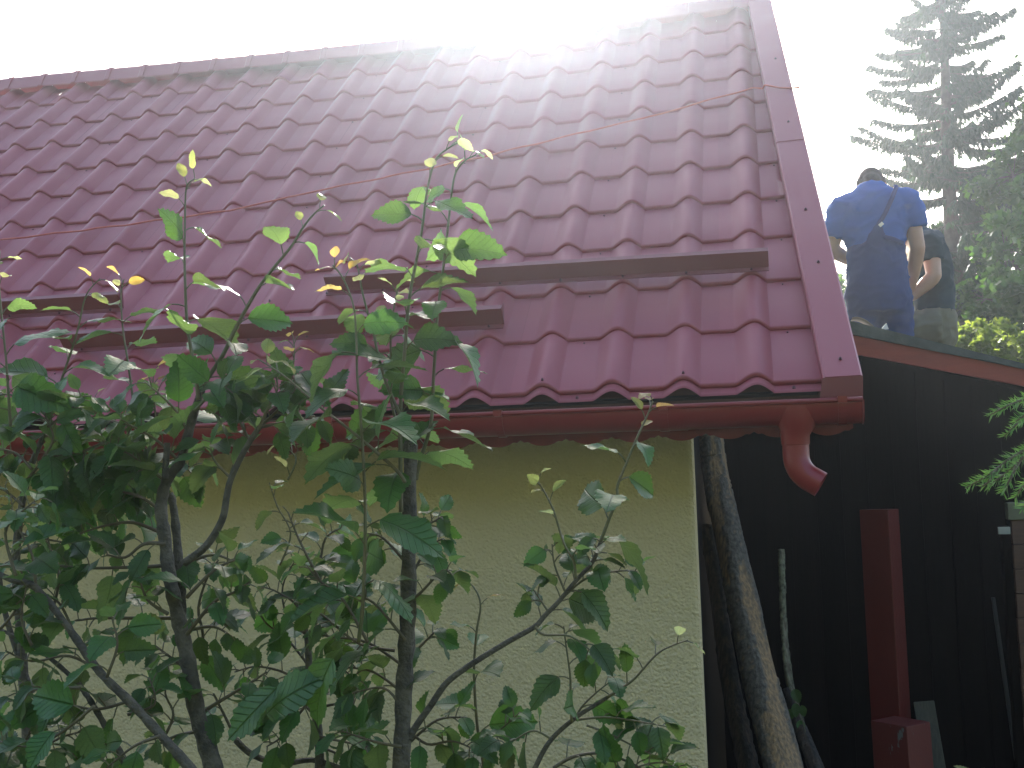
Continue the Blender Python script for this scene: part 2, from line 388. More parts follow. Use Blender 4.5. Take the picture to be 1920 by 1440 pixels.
# gutter
gy, gz, gr = rp(0, -.02, -.07).y - .062, 2.383, .066
ga = empty('gutter', (0, gy, gz), None, None); del_keys = None
gob = None
def gutter():
    mb = MB(); n = 18; ring = []
    def sec(x, dz=0):
        r_ = []
        for q in range(n + 1):
            a = math.pi * q / n; r_.append(Vector((x, gy - math.cos(a) * gr, gz - math.sin(a) * gr * 1.08 + dz)))
        for q in range(n + 1):
            a = math.pi * (n - q) / n; r_.append(Vector((x, gy - math.cos(a) * (gr - .0015), gz - math.sin(a) * (gr - .0015) * 1.08 + dz)))
        return r_
    xs = [.322, -.6, -1.8, -3, -4.3, XL]
    R_ = [sec(x, .0 + (.322 - x) * .002) for x in xs]; m = len(R_[0])
    vs = [v for r_ in R_ for v in r_]
    fs = [(i * m + k, (i + 1) * m + k, (i + 1) * m + (k + 1) % m, i * m + (k + 1) % m) for i in range(len(xs) - 1) for k in range(m)]
    mb.add(vs, fs)
    mb.tube([(x, gy - gr - .003, gz + .002 + (.322 - x) * .002) for x in xs], .0075, 10)
    return mb.build('gutter', m_gut, house, True)
bpy.data.objects.remove(ga)
gut = gutter()
gut.data.polygons.foreach_set('use_smooth', [True] * len(gut.data.polygons))
# end cap
mb = MB(); n = 14
c = [Vector((.3235, gy - math.cos(math.pi * q / n) * (gr + .003), gz - math.sin(math.pi * q / n) * (gr + .003) * 1.08)) for q in range(n + 1)]
mb.add(c + [v + Vector((.003, 0, 0)) for v in c], [tuple(range(n, -1, -1)), tuple(range(n + 1, 2 * n + 2))] + [(k, k + 1, k + n + 2, k + n + 1) for k in range(n)])
mb.build('end_cap', m_gut, gut)
for x in (.262, -.29, -.83, -1.42, -2.0, -2.6, -3.2, -3.8, -4.4):
    mb = MB(); dz = (.322 - x) * .002; k = 12; ring = []
    for q in range(k + 1):
        a = math.pi * q / k
        for (dx, rr) in ((-.013, gr + .0015), (.013, gr + .0015), (.013, gr + .004), (-.013, gr + .004)):
            ring.append(Vector((x + dx, gy - math.cos(a) * rr, gz - math.sin(a) * rr * 1.08 + dz)))
    fs = [(q * 4 + e, q * 4 + (e + 1) % 4, (q + 1) * 4 + (e + 1) % 4, (q + 1) * 4 + e) for q in range(k) for e in range(4)]
    mb.add(ring, fs)
    mb.box((x - .014, gy - gr - .013, gz - .008 + dz), (x + .014, gy - gr + .006, gz + .0125 + dz))
    mb.build('bracket', m_gut, gut)
# joint collar of the gutter next to the second bracket
mb = MB(); k = 12; ring = []
for q in range(k + 1):
    a = math.pi * q / k
    for dx in (-.045, .045): ring.append(Vector((-.262 + dx, gy - math.cos(a) * (gr + .0022), gz - math.sin(a) * (gr + .0022) * 1.08 + .001)))
mb.add(ring, [(q * 2, q * 2 + 1, q * 2 + 3, q * 2 + 2) for q in range(k)]); mb.build('joint_collar', m_gut, gut, True)
# outlet funnel + downpipe elbow
ox = at(1490, 800, gy).x
mb = MB(); n = 24; ring = []
for z, rx, ry in ((gz - .012, .075, gr + .004), (gz - .035, .074, gr + .003), (gz - .058, .066, .062), (gz - .082, .052, .054), (gz - .102, .0455, .0455), (gz - .128, .044, .044)):
    for q in range(n):
        a = 2 * math.pi * q / n; ring.append(Vector((ox + math.cos(a) * rx + (.006 if z > gz - .1 else 0), gy + math.sin(a) * ry, z)))
mb.add(ring, [(i * n + k, i * n + (k + 1) % n, (i + 1) * n + (k + 1) % n, (i + 1) * n + k) for i in range(5) for k in range(n)])
mb.build('outlet', m_gut, gut, True)
mb = MB(); pts = []
z0 = gz - .118
pts = [Vector((ox, gy, z0)), Vector((ox, gy, z0 - .05))]
for q in range(1, 9):
    a = R(62) * q / 8; rr = .085
    pts.append(Vector((ox + rr * (1 - math.cos(a)), gy - .0 - .012 * q / 8, z0 - .05 - rr * math.sin(a))))
d = (pts[-1] - pts[-2]).normalized(); pts.append(pts[-1] + d * .03)
mb.tube(pts, .0415, 24, cap=False, side=(1, 0, 0)); mb.tube(pts[::-1], .0395, 24, cap=False, side=(1, 0, 0))
mb.build('downpipe', m_gut, gut, True)
MB().tube([Vector((ox, gy, z0 - .008)), Vector((ox, gy, z0 - .014))], .0432, 24).build('pipe_bead', m_gut, gut, True)
# orange cord across the roof
rpts = [(-5.2, 1.16), (-4.3, 1.235), (-3.466, 1.295), (-2.9, 1.335), (-2.329, 1.395), (-2.1, 1.465), (-1.878, 1.53), (-1.5, 1.62), (-1.148, 1.72), (-.75, 1.86), (-.373, 1.985), (-.12, 2.10), (.05, 2.17), (.12, 2.13), (.17, 2.10), (.236, 2.09), (.262, 2.085)]
pp = []
for (a, b), (c, d) in zip(rpts, rpts[1:]):
    for q in range(8):
        u = q / 8; x = a + (c - a) * u; s = b + (d - b) * u
        pp.append(rp(x, s + .004 * math.sin(x * 23), .006 + .004 * abs(math.sin(x / W * math.pi)) + (.02 if x > .1 else 0)))
tag(MB().tube(pp, .0045, 6).build('cord', m_cord, None, True), 'thin orange red cord lying slantwise across the tile roof', 'cord')

# ------------------------------------------------------------------ the shed beside the house
m_fas = mat('red_fascia', (.25, .028, .012), (.34, .045, .018), rough=.6, scale=6, stretch=(1, 1, 6), bump=.1)
m_felt = mat('roofing_felt', (.05, .055, .045), (.10, .105, .09), rough=.85, scale=16, bump=.4)
m_plank = mat('shade_dark_planks', (.004, .0034, .003), (.009, .007, .006), rough=.9, spec=.05, scale=6, stretch=(8, 8, .6), bump=.3, bscale=30, objvar=.35)  # dark planks, with the shade of the nook put into their near-black colour
shed = empty('shed', (1.8, 6.5, 0), 'dark plank shed with a red fascia board behind the gutter', 'shed')
sa = math.atan(.319)
def verge(x): return 2.85 - .319 * (x - .46)
X0, X1 = -.1, 3.2
def slab(name, y0, y1, z0f, z1f, m, xa=X0, xb=X1, par=shed, n=14, wob=0):
    vs = []; 
    for i in range(n + 1):
        x = xa + (xb - xa) * i / n; w1 = wob * noise.noise(Vector((x * 3, 0, 5))); w2 = wob * noise.noise(Vector((x * 3, 9, 5)))
        for y, zf, ww in ((y0, z0f, w1), (y1, z0f, w1), (y1, z1f, w2), (y0, z1f, w2)): vs.append(Vector((x, y, zf(x) + ww)))
    fs = [(i * 4 + k, i * 4 + (k + 1) % 4, (i + 1) * 4 + (k + 1) % 4, (i + 1) * 4 + k) for i in range(n) for k in range(4)] + [(3, 2, 1, 0), tuple(n * 4 + k for k in range(4))]
    return mesh_from(name, vs, fs, m)
thick = lambda x: .062 - .040 * (x - .46) / .75
obj('roof', slab('roof', 5.585, 9.4, lambda x: verge(x) - max(thick(x), .02), verge, m_felt, wob=.006), shed)
obj('fascia_board', slab('fascia_board', 5.602, 5.63, lambda x: verge(x) - thick(x) - .091 + .01 * (x - .46) / .75, lambda x: verge(x) - max(thick(x), .02) - .002, m_fas), shed)
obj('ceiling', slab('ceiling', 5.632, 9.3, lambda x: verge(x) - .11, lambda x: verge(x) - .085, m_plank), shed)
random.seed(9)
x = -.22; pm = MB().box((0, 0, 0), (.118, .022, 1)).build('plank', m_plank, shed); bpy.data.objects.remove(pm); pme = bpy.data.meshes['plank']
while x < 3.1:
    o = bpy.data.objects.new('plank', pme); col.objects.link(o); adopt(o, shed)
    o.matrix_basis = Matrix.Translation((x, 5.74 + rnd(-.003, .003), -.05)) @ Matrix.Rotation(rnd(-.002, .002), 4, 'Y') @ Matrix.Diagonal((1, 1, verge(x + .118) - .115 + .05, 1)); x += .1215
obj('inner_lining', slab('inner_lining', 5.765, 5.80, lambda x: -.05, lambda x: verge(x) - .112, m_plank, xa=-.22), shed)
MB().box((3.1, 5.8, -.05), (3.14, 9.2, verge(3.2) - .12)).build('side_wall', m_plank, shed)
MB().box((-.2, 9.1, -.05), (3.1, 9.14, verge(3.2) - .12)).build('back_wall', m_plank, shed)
# corner between house and shed
# objects leaning in the corner
m_bark = None
def log_mat(name, bark1, bark2, wood1, wood2):
    m = bpy.data.materials.new(name); m.use_nodes = True; t = m.node_tree; N = t.nodes; L = t.links; b = N['Principled BSDF']; b.inputs['Roughness'].default_value = .85
    at_ = N.new('ShaderNodeAttribute'); at_.attribute_name = 'bark'; tc = N.new('ShaderNodeTexCoord'); mp = N.new('ShaderNodeMapping'); mp.inputs['Scale'].default_value = (1, 1, .18); L.new(tc.outputs['Object'], mp.inputs[0])
    n1 = N.new('ShaderNodeTexNoise'); n1.inputs['Scale'].default_value = 90; L.new(mp.outputs[0], n1.inputs[0])
    n2 = N.new('ShaderNodeTexNoise'); n2.inputs['Scale'].default_value = 55; n2.inputs['Detail'].default_value = 9; L.new(tc.outputs['Object'], n2.inputs[0])
    def ramp(a, c, src):
        r_ = N.new('ShaderNodeValToRGB'); r_.color_ramp.elements[0].position = .35; r_.color_ramp.elements[1].position = .65; r_.color_ramp.elements[0].color = (*a, 1); r_.color_ramp.elements[1].color = (*c, 1); L.new(src, r_.inputs[0]); return r_.outputs[0]
    mx = N.new('ShaderNodeMixRGB'); L.new(at_.outputs['Fac'], mx.inputs[0]); L.new(ramp(wood1, wood2, n1.outputs['Fac']), mx.inputs[1]); L.new(ramp(bark1, bark2, n2.outputs['Fac']), mx.inputs[2])
    L.new(mx.outputs[0], b.inputs['Base Color'])
    bp = N.new('ShaderNodeBump'); bp.inputs['Strength'].default_value = .7; bp.inputs['Distance'].default_value = .012; L.new(n1.outputs['Fac'], bp.inputs['Height']); L.new(bp.outputs[0], b.inputs['Normal'])
    return m
m_log = log_mat('peeling_log', (.06, .050, .038), (.14, .12, .095), (.15, .105, .065), (.32, .20, .10))
m_log2 = log_mat('old_pole', (.014, .012, .010), (.04, .034, .027), (.04, .028, .02), (.08, .055, .035))
m_birch = log_mat('lichen_stick', (.04, .035, .02), (.20, .20, .13), (.08, .06, .04), (.2, .18, .12))
def log(name, pts, r0, r1, m, seed, thr=.0, knots=(), n=40, per=60, rough=.10, label='', cat='log', group=None, barkup=None):
    pts = [Vector(p) for p in pts]
    vs = []; bark = []; segs = []
    tot = (len(pts) - 1) * per
    for i in range(tot + 1):
        k = min(i // per, len(pts) - 2); u = (i - k * per) / per; p = pts[k].lerp(pts[k + 1], u); q = i / tot
        t_ = (pts[k + 1] - pts[k]).normalized(); a0 = Vector((1, 0, 0)); a0 = (a0 - t_ * a0.dot(t_)).normalized(); b0 = t_.cross(a0)
        r = r0 + (r1 - r0) * q
        for e in range(n):
            an = 2 * math.pi * e / n; d = a0 * math.cos(an) + b0 * math.sin(an)
            w = p + d * r; L_ = (p - pts[0]).length
            nb = noise.noise(Vector((math.cos(an) * 1.1 + seed, math.sin(an) * 1.1, L_ * 2.3)))
            nb += .35 * noise.noise(Vector((math.cos(an) * 4 + seed, math.sin(an) * 4, L_ * 14)))
            isb = 1. if nb > thr else 0.
            cr = noise.noise(Vector((an * 3 + seed, L_ * 26, 3))); crack = -.005 if (isb and abs(cr) < .03) else 0
            fib = noise.noise(Vector((an * 9, L_ * 3, seed))) * .0018
            rr = r * (1 + rough * noise.noise(Vector((math.cos(an) + seed, math.sin(an), L_ * 2.2)))) + isb * .006 + (crack if r > .02 else crack * .2) + (fib if not isb else .002 * noise.noise(w * 60))
            for kz, ka, kr in knots:
                dd = math.hypot((L_ - kz) / .03, (an - ka) * r / .025)
                rr += kr * math.exp(-dd * dd)
            vs.append(p + d * rr); bark.append(isb if crack == 0 else .4)
    fs = [(i * n + e, i * n + (e + 1) % n, (i + 1) * n + (e + 1) % n, (i + 1) * n + e) for i in range(tot) for e in range(n)]
    fs += [tuple(range(n - 1, -1, -1)), tuple(tot * n + e for e in range(n))]
    me = mesh_from(name, vs, fs, m, True); at_ = me.attributes.new('bark', 'FLOAT', 'POINT'); at_.data.foreach_set('value', [min(1, max(0, b_)) for b_ in bark])
    return tag(obj(name, me), label, cat, group)
lp = [(1330, 790, 5.34), (1339, 862, 5.30), (1351, 937, 5.22), (1376, 1060, 5.08), (1401, 1162, 4.97), (1427, 1275, 4.85), (1453, 1380, 4.74), (1478, 1480, 4.64), (1536, 1720, 4.4)]
log('log', [at(*q) for q in lp], .050, .078, m_log, 3, thr=-.06, knots=((.62, 4.2, .012), (.98, 4.9, .012), (1.15, 4.4, .01)), per=22, label='thick half peeled log leaning on the shed next to the wall corner')
log('pole', [at(*q) for q in ((1322, 985, 5.25), (1335, 1060, 5.2), (1352, 1170, 5.1), (1375, 1300, 5.0), (1402, 1440, 4.85), (1450, 1700, 4.6))], .026, .045, m_log2, 8, thr=.1, n=20, per=20, label='dark rough pole leaning behind the peeled log, close to the plaster wall', cat='pole')
log('pole', [at(*q) for q in ((1478, 1290, 5.0), (1498, 1360, 4.95), (1530, 1440, 4.85), (1600, 1620, 4.7))], .02, .03, m_log2, 15, thr=-.1, n=16, per=16, label='short dark pole leaning right beside the foot of the peeled log', cat='pole')
stick = log('stick', [at(*q) for q in ((1465, 1030, 5.15), (1468, 1120, 5.1), (1471, 1200, 5.05), (1480, 1280, 5.0), (1492, 1335, 4.96), (1510, 1400, 4.92), (1532, 1460, 4.88), (1570, 1580, 4.8))], .0085, .013, m_birch, 21, thr=-.15, n=10, per=20, rough=.3, label='thin lichen spotted stick standing between log and red post', cat='stick')

m_red = mat('chipped_red_paint', (.085, .008, .006), (.115, .011, .008), rough=.45, scale=5, bump=.1)
def chipped():
    m = mat('badly_chipped_paint', (.11, .010, .007), (.085, .014, .011), rough=.5, scale=4); t = m.node_tree; N = t.nodes; L = t.links; b = N['Principled BSDF']
    tc = N.new('ShaderNodeTexCoord'); mp = N.new('ShaderNodeMapping'); mp.inputs['Scale'].default_value = (6, 6, 2.2); L.new(tc.outputs['Object'], mp.inputs[0])
    n = N.new('ShaderNodeTexNoise'); n.inputs['Scale'].default_value = 3; n.inputs['Detail'].default_value = 9; n.inputs['Roughness'].default_value = .7; L.new(mp.outputs[0], n.inputs[0])
    r_ = N.new('ShaderNodeValToRGB'); r_.color_ramp.elements[0].position = .60; r_.color_ramp.elements[1].position = .62; L.new(n.outputs['Fac'], r_.inputs[0])
    src = b.inputs['Base Color'].links[0].from_socket; mx = N.new('ShaderNodeMixRGB'); L.new(r_.outputs[0], mx.inputs[0]); L.new(src, mx.inputs[1]); mx.inputs[2].default_value = (.12, .13, .125, 1); L.new(mx.outputs[0], b.inputs['Base Color'])
    return m
m_chip = chipped()
def beam(name, a, b, wx, wy, rotz, m, label, cat, group=None, top_tilt=0, par=None):
    a = Vector(a); b = Vector(b); t_ = (b - a).normalized(); u = Vector((math.cos(rotz), math.sin(rotz), 0)); u = (u - t_ * u.dot(t_)).normalized(); v = t_.cross(u)
    mb = MB(); p = []
    for c, tt in ((b, 0), (a, top_tilt)):
        for su, sv in ((-1, -1), (1, -1), (1, 1), (-1, 1)): p.append(c + u * su * wx / 2 + v * sv * wy / 2 + t_ * (tt * su))
    if (p[1] - p[0]).cross(p[3] - p[0]).dot(p[4] - p[0]) < 0: p = [p[0], p[3], p[2], p[1], p[4], p[7], p[6], p[5]]
    mb.hexa(p); o = mb.build(name, m, par, bevel=.003)
    return tag(o, label, cat, group)
beam('post', at(1648, 955, 5.35), at(1668, 1440, 5.3) + Vector((.02, 0, -1.1)), .135, .105, R(-32), m_red, 'tall dark red painted square post standing in the shed corner', 'post')
beam('post', at(1688, 1352, 4.95), at(1692, 1440, 4.93) + Vector((.02, -.05, -.95)), .165, .165, R(-40), m_chip, 'short bright red post stump with grey chipped paint before the tall post', 'post', top_tilt=.004)
m_gw = mat('grey_weathered_wood', (.045, .043, .03), (.08, .075, .055), rough=.8, scale=6, stretch=(20, 20, 1.5), bump=.3)
beam('plank', at(1732, 1315, 5.3), at(1768, 1500, 5.1) + Vector((.08, -.1, -.9)), .085, .03, R(-8), m_gw, 'grey weathered plank leaning behind the chipped red stump', 'plank')
m_gb = mat('greenish_beam', (.09, .095, .055), (.12, .12, .07), rough=.7, scale=9, bump=.2)
m_bw = mat('brown_boards', (.06, .028, .018), (.10, .045, .026), rough=.7, scale=10, stretch=(1, 1, 10), bump=.2)
pa = empty('board_panel', at(2000, 1440, 5.1), 'brown boarded panel with olive top rail at the right edge', 'panel')
c = at(1889, 943, 5.1); z1 = at(1889, 975, 5.1).z
MB().box((c.x, 5.1, z1), (c.x + .9, 5.16, c.z)).build('top_rail', m_gb, pa, bevel=.003)
zz = z1 - .002; q = 0
while zz > .1:
    MB().box((c.x + .012 + rnd(0, .003), 5.11 + rnd(-.002, .002), zz - .098), (c.x + .88, 5.14, zz)).build('board', m_bw, pa, bevel=.002); zz -= .101
wb = at(1870, 988, 5.05); wb2 = at(1893, 1001, 5.05)
beam('beam', at(1890, 992, 5.2), at(1906, 1440, 5.15) + Vector((.03, 0, -1.0)), .06, .05, R(3), m_plank, 'black upright beam beside the brown boarded panel', 'beam')
tag(MB().box((wb.x, 5.03, wb2.z), (wb2.x, 5.045, wb.z)).build('white_tag', mat('white_card', (.28, .28, .25), rough=.7), None, bevel=.001), 'small off white plate fixed on the upright beam', 'plate')
beam('pole', at(1862, 1120, 5.5), at(1893, 1440, 5.4) + Vector((.1, 0, -.9)), .016, .016, 0, mat('zinc', (.06, .06, .06), rough=.5, metallic=.3), 'thin grey metal rod leaning in the dark left of the beam', 'rod')

# ------------------------------------------------------------------ the two roofers
def smoothed(mb, name, m, parent, vox=.012, it=6, folds=0.):
    o = mb.build(name, m, None, True)
    r_ = o.modifiers.new('r', 'REMESH'); r_.mode = 'VOXEL'; r_.voxel_size = vox
    s_ = o.modifiers.new('s', 'SMOOTH'); s_.iterations = it; s_.factor = .5
    dg = bpy.context.evaluated_depsgraph_get(); dg.update(); me = bpy.data.meshes.new_from_object(o.evaluated_get(dg))
    old = o.data; o.modifiers.clear(); o.data = me; me.name = name; bpy.data.meshes.remove(old)
    if not me.materials: me.materials.append(m)
    if folds:
        for v in me.vertices:
            p = v.co; q = Vector((p.x * 5 + p.z * 4, p.y * 5, p.z * 13 - p.x * 6)); q += Vector((noise.noise(p * 9), noise.noise(p * 9 + Vector((5, 5, 5))), 0)) * .7
            f = 1 - abs(noise.noise(q)) * 3.2
            v.co = p + v.normal * folds * (max(0, f) ** 1.5 - .35 + .6 * noise.noise(p * 7))
    me.polygons.foreach_set('use_smooth', [True] * len(me.polygons))
    return adopt(o, parent)
m_skin = mat('skin', (.42, .22, .14), (.48, .27, .18), rough=.5, scale=10)
m_skin.node_tree.nodes['Principled BSDF'].inputs['Subsurface Weight'].default_value = .15
m_skin.node_tree.nodes['Principled BSDF'].inputs['Subsurface Radius'].default_value = (.02, .008, .004)
m_hair = mat('dark_hair', (.022, .012, .007), (.04, .024, .014), rough=.8, scale=60, bump=.6, bscale=200)
m_shirt = mat('blue_cotton', (.024, .08, .28), (.034, .10, .33), rough=.9, scale=9, bump=.35, bscale=14, spec=.2)
m_navy = mat('navy_overalls', (.022, .042, .13), (.03, .055, .16), rough=.9, scale=9, bump=.45, bscale=13, spec=.2)
m_slate = mat('slate_cotton', (.022, .036, .045), (.034, .052, .06), rough=.9, scale=9, bump=.4, bscale=14, spec=.2)
m_khaki = mat('khaki_trousers', (.13, .115, .08), (.18, .16, .11), rough=.9, scale=9, bump=.4, bscale=14, spec=.2)
m_glove = mat('white_glove', (.5, .5, .48), rough=.8)
def ball(mb, c, r, n=12):
    c = Vector(c); rx, ry, rz = r if hasattr(r, '__len__') else (r, r, r)
    pts = []; rad = []
    for k in range(n + 1):
        a = math.pi * k / n; pts.append(c + Vector((0, 0, -math.cos(a) * rz))); rad.append((max(.001, math.sin(a) * rx), max(.001, math.sin(a) * ry)))
    mb.tube(pts, rad, 16, side=(1, 0, 0))
def limb(mb, pts, rad, n=14, side=(1, 0, 0)):
    P = []; Q = []
    for i in range(len(pts) - 1):
        for k in range(5):
            u = k / 5; P.append(Vector(pts[i]).lerp(Vector(pts[i + 1]), u))
            a, b = rad[i], rad[i + 1]
            if hasattr(a, '__len__') or hasattr(b, '__len__'):
                a = a if hasattr(a, '__len__') else (a, a); b = b if hasattr(b, '__len__') else (b, b); Q.append((a[0] + (b[0] - a[0]) * u, a[1] + (b[1] - a[1]) * u))
            else: Q.append(a + (b - a) * u)
    P.append(Vector(pts[-1])); Q.append(rad[-1]); mb.tube(P, Q, n, side=side)
def hand(mb, wrist, dirv, palmn, s=1., thumb=1):
    d = Vector(dirv).normalized(); n = Vector(palmn); n = (n - d * n.dot(d)).normalized(); u = d.cross(n) * thumb; w = Vector(wrist)
    limb(mb, [w - d * .02, w + d * .03, w + d * .085], [(.026, .02), (.038, .017), (.040, .014)], side=u)
    for k, (off, ln) in enumerate(((.030, .068), (.010, .078), (-.010, .072), (-.029, .056))):
        b = w + d * .08 + u * off
        p1 = b + (d * .85 + n * .35).normalized() * ln * .45; p2 = p1 + (d * .45 + n * .8).normalized() * ln * .33; p3 = p2 + (n * 1 - d * .1).normalized() * ln * .25
        limb(mb, [b, p1, p2, p3], [.0095, .009, .0085, .0075], 8)
    b = w + d * .03 + u * .034; p1 = b + (u * .8 + d * .6 + n * .3).normalized() * .035; p2 = p1 + (d * .8 + n * .6).normalized() * .03
    limb(mb, [b, p1, p2], [.013, .0105, .009], 8)
def head(mb, c, fwd, tilt, s=1.):      # face towards fwd, pitched down by tilt
    f = Vector(fwd).normalized(); side = f.cross(Vector((0, 0, 1))).normalized(); q = Matrix.Rotation(-tilt, 3, side)
    f2 = q @ f; up = q @ Vector((0, 0, 1)); c = Vector(c)
    def P(a, b, z): return c + side * a + f2 * b + up * z
    prof_ = [(-.118, .030, .040, .030), (-.10, .052, .060, .022), (-.06, .064, .080, .012), (-.02, .072, .092, .003), (.02, .077, .098, -.002), (.06, .074, .094, -.006), (.09, .060, .078, -.008), (.112, .036, .05, -.01), (.12, .008, .01, -.01)]
    mb.tube([P(0, o, z) for z, a, b, o in prof_], [(a, b) for z, a, b, o in prof_], 20, side=side)
    limb(mb, [P(0, .09, .01), P(0, .108, -.028), P(0, .100, -.04)], [.008, .013, .012], 8)     # nose
    limb(mb, [P(-.024, .088, -.068), P(.024, .088, -.068)], [.008, .008], 8)                   # lips
    limb(mb, [P(-.05, .078, .022), P(0, .092, .024), P(.05, .078, .022)], [.008, .01, .008], 8)     # brow
    for sg in (-1, 1):
        limb(mb, [P(sg * .076, -.002, .022), P(sg * .086, -.008, 0), P(sg * .078, 0, -.03)], [(.009, .014), (.008, .02), (.006, .01)], 8, side=side)
    return P, side, f2, up
def person1():
    o0 = at(1656, 697, 7.2)
    root = empty('person', o0, 'man in blue t-shirt and navy overalls kneeling with back turned on the shed roof', 'person')
    def V(x, y, z): return o0 + Vector((x, y, z))
    b = MB()
    limb(b, [V(0, -.01, .46), V(0, 0, .56), V(0, .01, .72), V(0, .03, .90), V(0, .03, 1.02), V(0, .045, 1.10)], [(.155, .10), (.165, .11), (.15, .10), (.17, .11), (.175, .105), (.10, .07)])
    limb(b, [V(0, .05, 1.08), V(.002, .09, 1.14), V(.004, .13, 1.17)], [.06, .055, .058])
    P, sd_, f2, up = head(b, V(.008, .165, 1.175), (.05, 1, 0), R(50))
    for s in (-1, 1):
        limb(b, [V(s * .09, 0, .50), V(s * .1, .03, .3), V(s * .105, .05, .09)], [.095, .08, .06])
        limb(b, [V(s * .105, .06, .075), V(s * .10, -.16, .07), V(s * .10, -.36, .07)], [.058, .055, .04])
        limb(b, [V(s * .10, -.36, .07), V(s * .10, -.42, .05), V(s * .10, -.46, -.02)], [.04, .045, .03])
    sl, el, wl_ = V(-.185, .03, 1.02), V(-.262, .04, .775), V(-.10, .24, .70)
    limb(b, [V(-.10, .03, 1.05), sl, el, el.lerp(wl_, .3), wl_], [.06, .062, .045, .046, .027]); hand(b, wl_, wl_ - el, (.2, 0, -1), thumb=1)
    sr, er, wr = V(.20, .02, 1.03), V(.243, .03, .745), V(.205, .19, .50)
    limb(b, [V(.10, .03, 1.05), sr, er, er.lerp(wr, .3), wr], [.06, .062, .046, .047, .028]); hand(b, wr, wr - er, (-1, .3, 0), thumb=-1)
    body = smoothed(b, 'body', m_skin, root, .009, 4)
    h = MB(); f = f2
    for (a, bb, z, rr) in ((0, -.012, .05, .083), (0, -.045, .02, .072), (0, -.05, -.035, .060), (.0, .03, .078, .055), (-.045, -.03, .0, .045), (.045, -.03, .0, .045)):
        ball(h, P(a, bb, z), rr)
    smoothed(h, 'hair', m_hair, root, .008, 4)
    s_ = MB()
    limb(s_, [V(0, 0, .68), V(0, .01, .74), V(0, .02, .88), V(-.0, .025, 1.0), V(0, .03, 1.06), V(0, .045, 1.115), V(0, .06, 1.145)], [(.175, .125), (.17, .12), (.198, .13), (.215, .13), (.20, .12), (.125, .09), (.075, .07)], n=24)
    limb(s_, [V(-.12, .03, 1.04), V(-.19, .03, 1.015), V(-.235, .035, .90), V(-.250, .038, .84)], [.085, .083, .076, .074], n=18)
    limb(s_, [V(.12, .03, 1.05), V(.2, .025, 1.03), V(.236, .028, .92), V(.246, .03, .865)], [.085, .085, .076, .074], n=18)
    smoothed(s_, 'shirt', m_shirt, root, .0115, 5, .011)
    t_ = MB()
    limb(t_, [V(0, -.005, .36), V(0, -.01, .50), V(0, 0, .62), V(0, .01, .74), V(0, .012, .775)], [(.18, .13), (.188, .138), (.182, .135), (.178, .128), (.174, .124)], n=24)
    for s in (-1, 1):
        limb(t_, [V(s * .09, 0, .48), V(s * .098, .02, .3), V(s * .105, .04, .09)], [.112, .098, .08])
        limb(t_, [V(s * .105, .05, .08), V(s * .10, -.16, .075), V(s * .10, -.34, .07)], [.078, .07, .055])
    limb(t_, [V(.0, -.105, .74), V(.0, -.112, .82), V(.005, -.108, .885)], [(.085, .012), (.055, .011), (.022, .010)])
    smoothed(t_, 'overalls', m_navy, root, .0115, 5, .011)
    st = MB()
    for pts in ([(.005, -.108, .87), (.05, -.116, .94), (.10, -.098, 1.04), (.135, -.03, 1.12), (.135, .04, 1.135)], [(.03, -.122, .80), (.09, -.122, .78), (.15, -.085, .755)], ):
        limb(st, [V(*p) for p in pts], [(.015, .009)] * len(pts), side=(.8, 0, .6) if pts[1][0] > 0 else (.8, 0, -.6))
    smoothed(st, 'strap', m_navy, root, .006, 2)
    bt = MB(); bt.box((-.014, -.004, -.010), (.014, .004, .010), Matrix.Translation(V(.022, -.135, .872)) @ Matrix.Rotation(R(-40), 4, 'Y')); bt.build('buckle', mat('buckle_metal', (.6, .6, .6), rough=.3, metallic=1), root, bevel=.002)
    for s in (-1, 1):
        sh = MB(); limb(sh, [V(s * .10, -.33, .075), V(s * .10, -.40, .06), V(s * .10, -.46, .02), V(s * .10, -.47, -.02)], [(.05, .055), (.052, .05), (.048, .045), (.04, .03)]); smoothed(sh, 'shoe', m_dark, root, .01, 2)
person1()
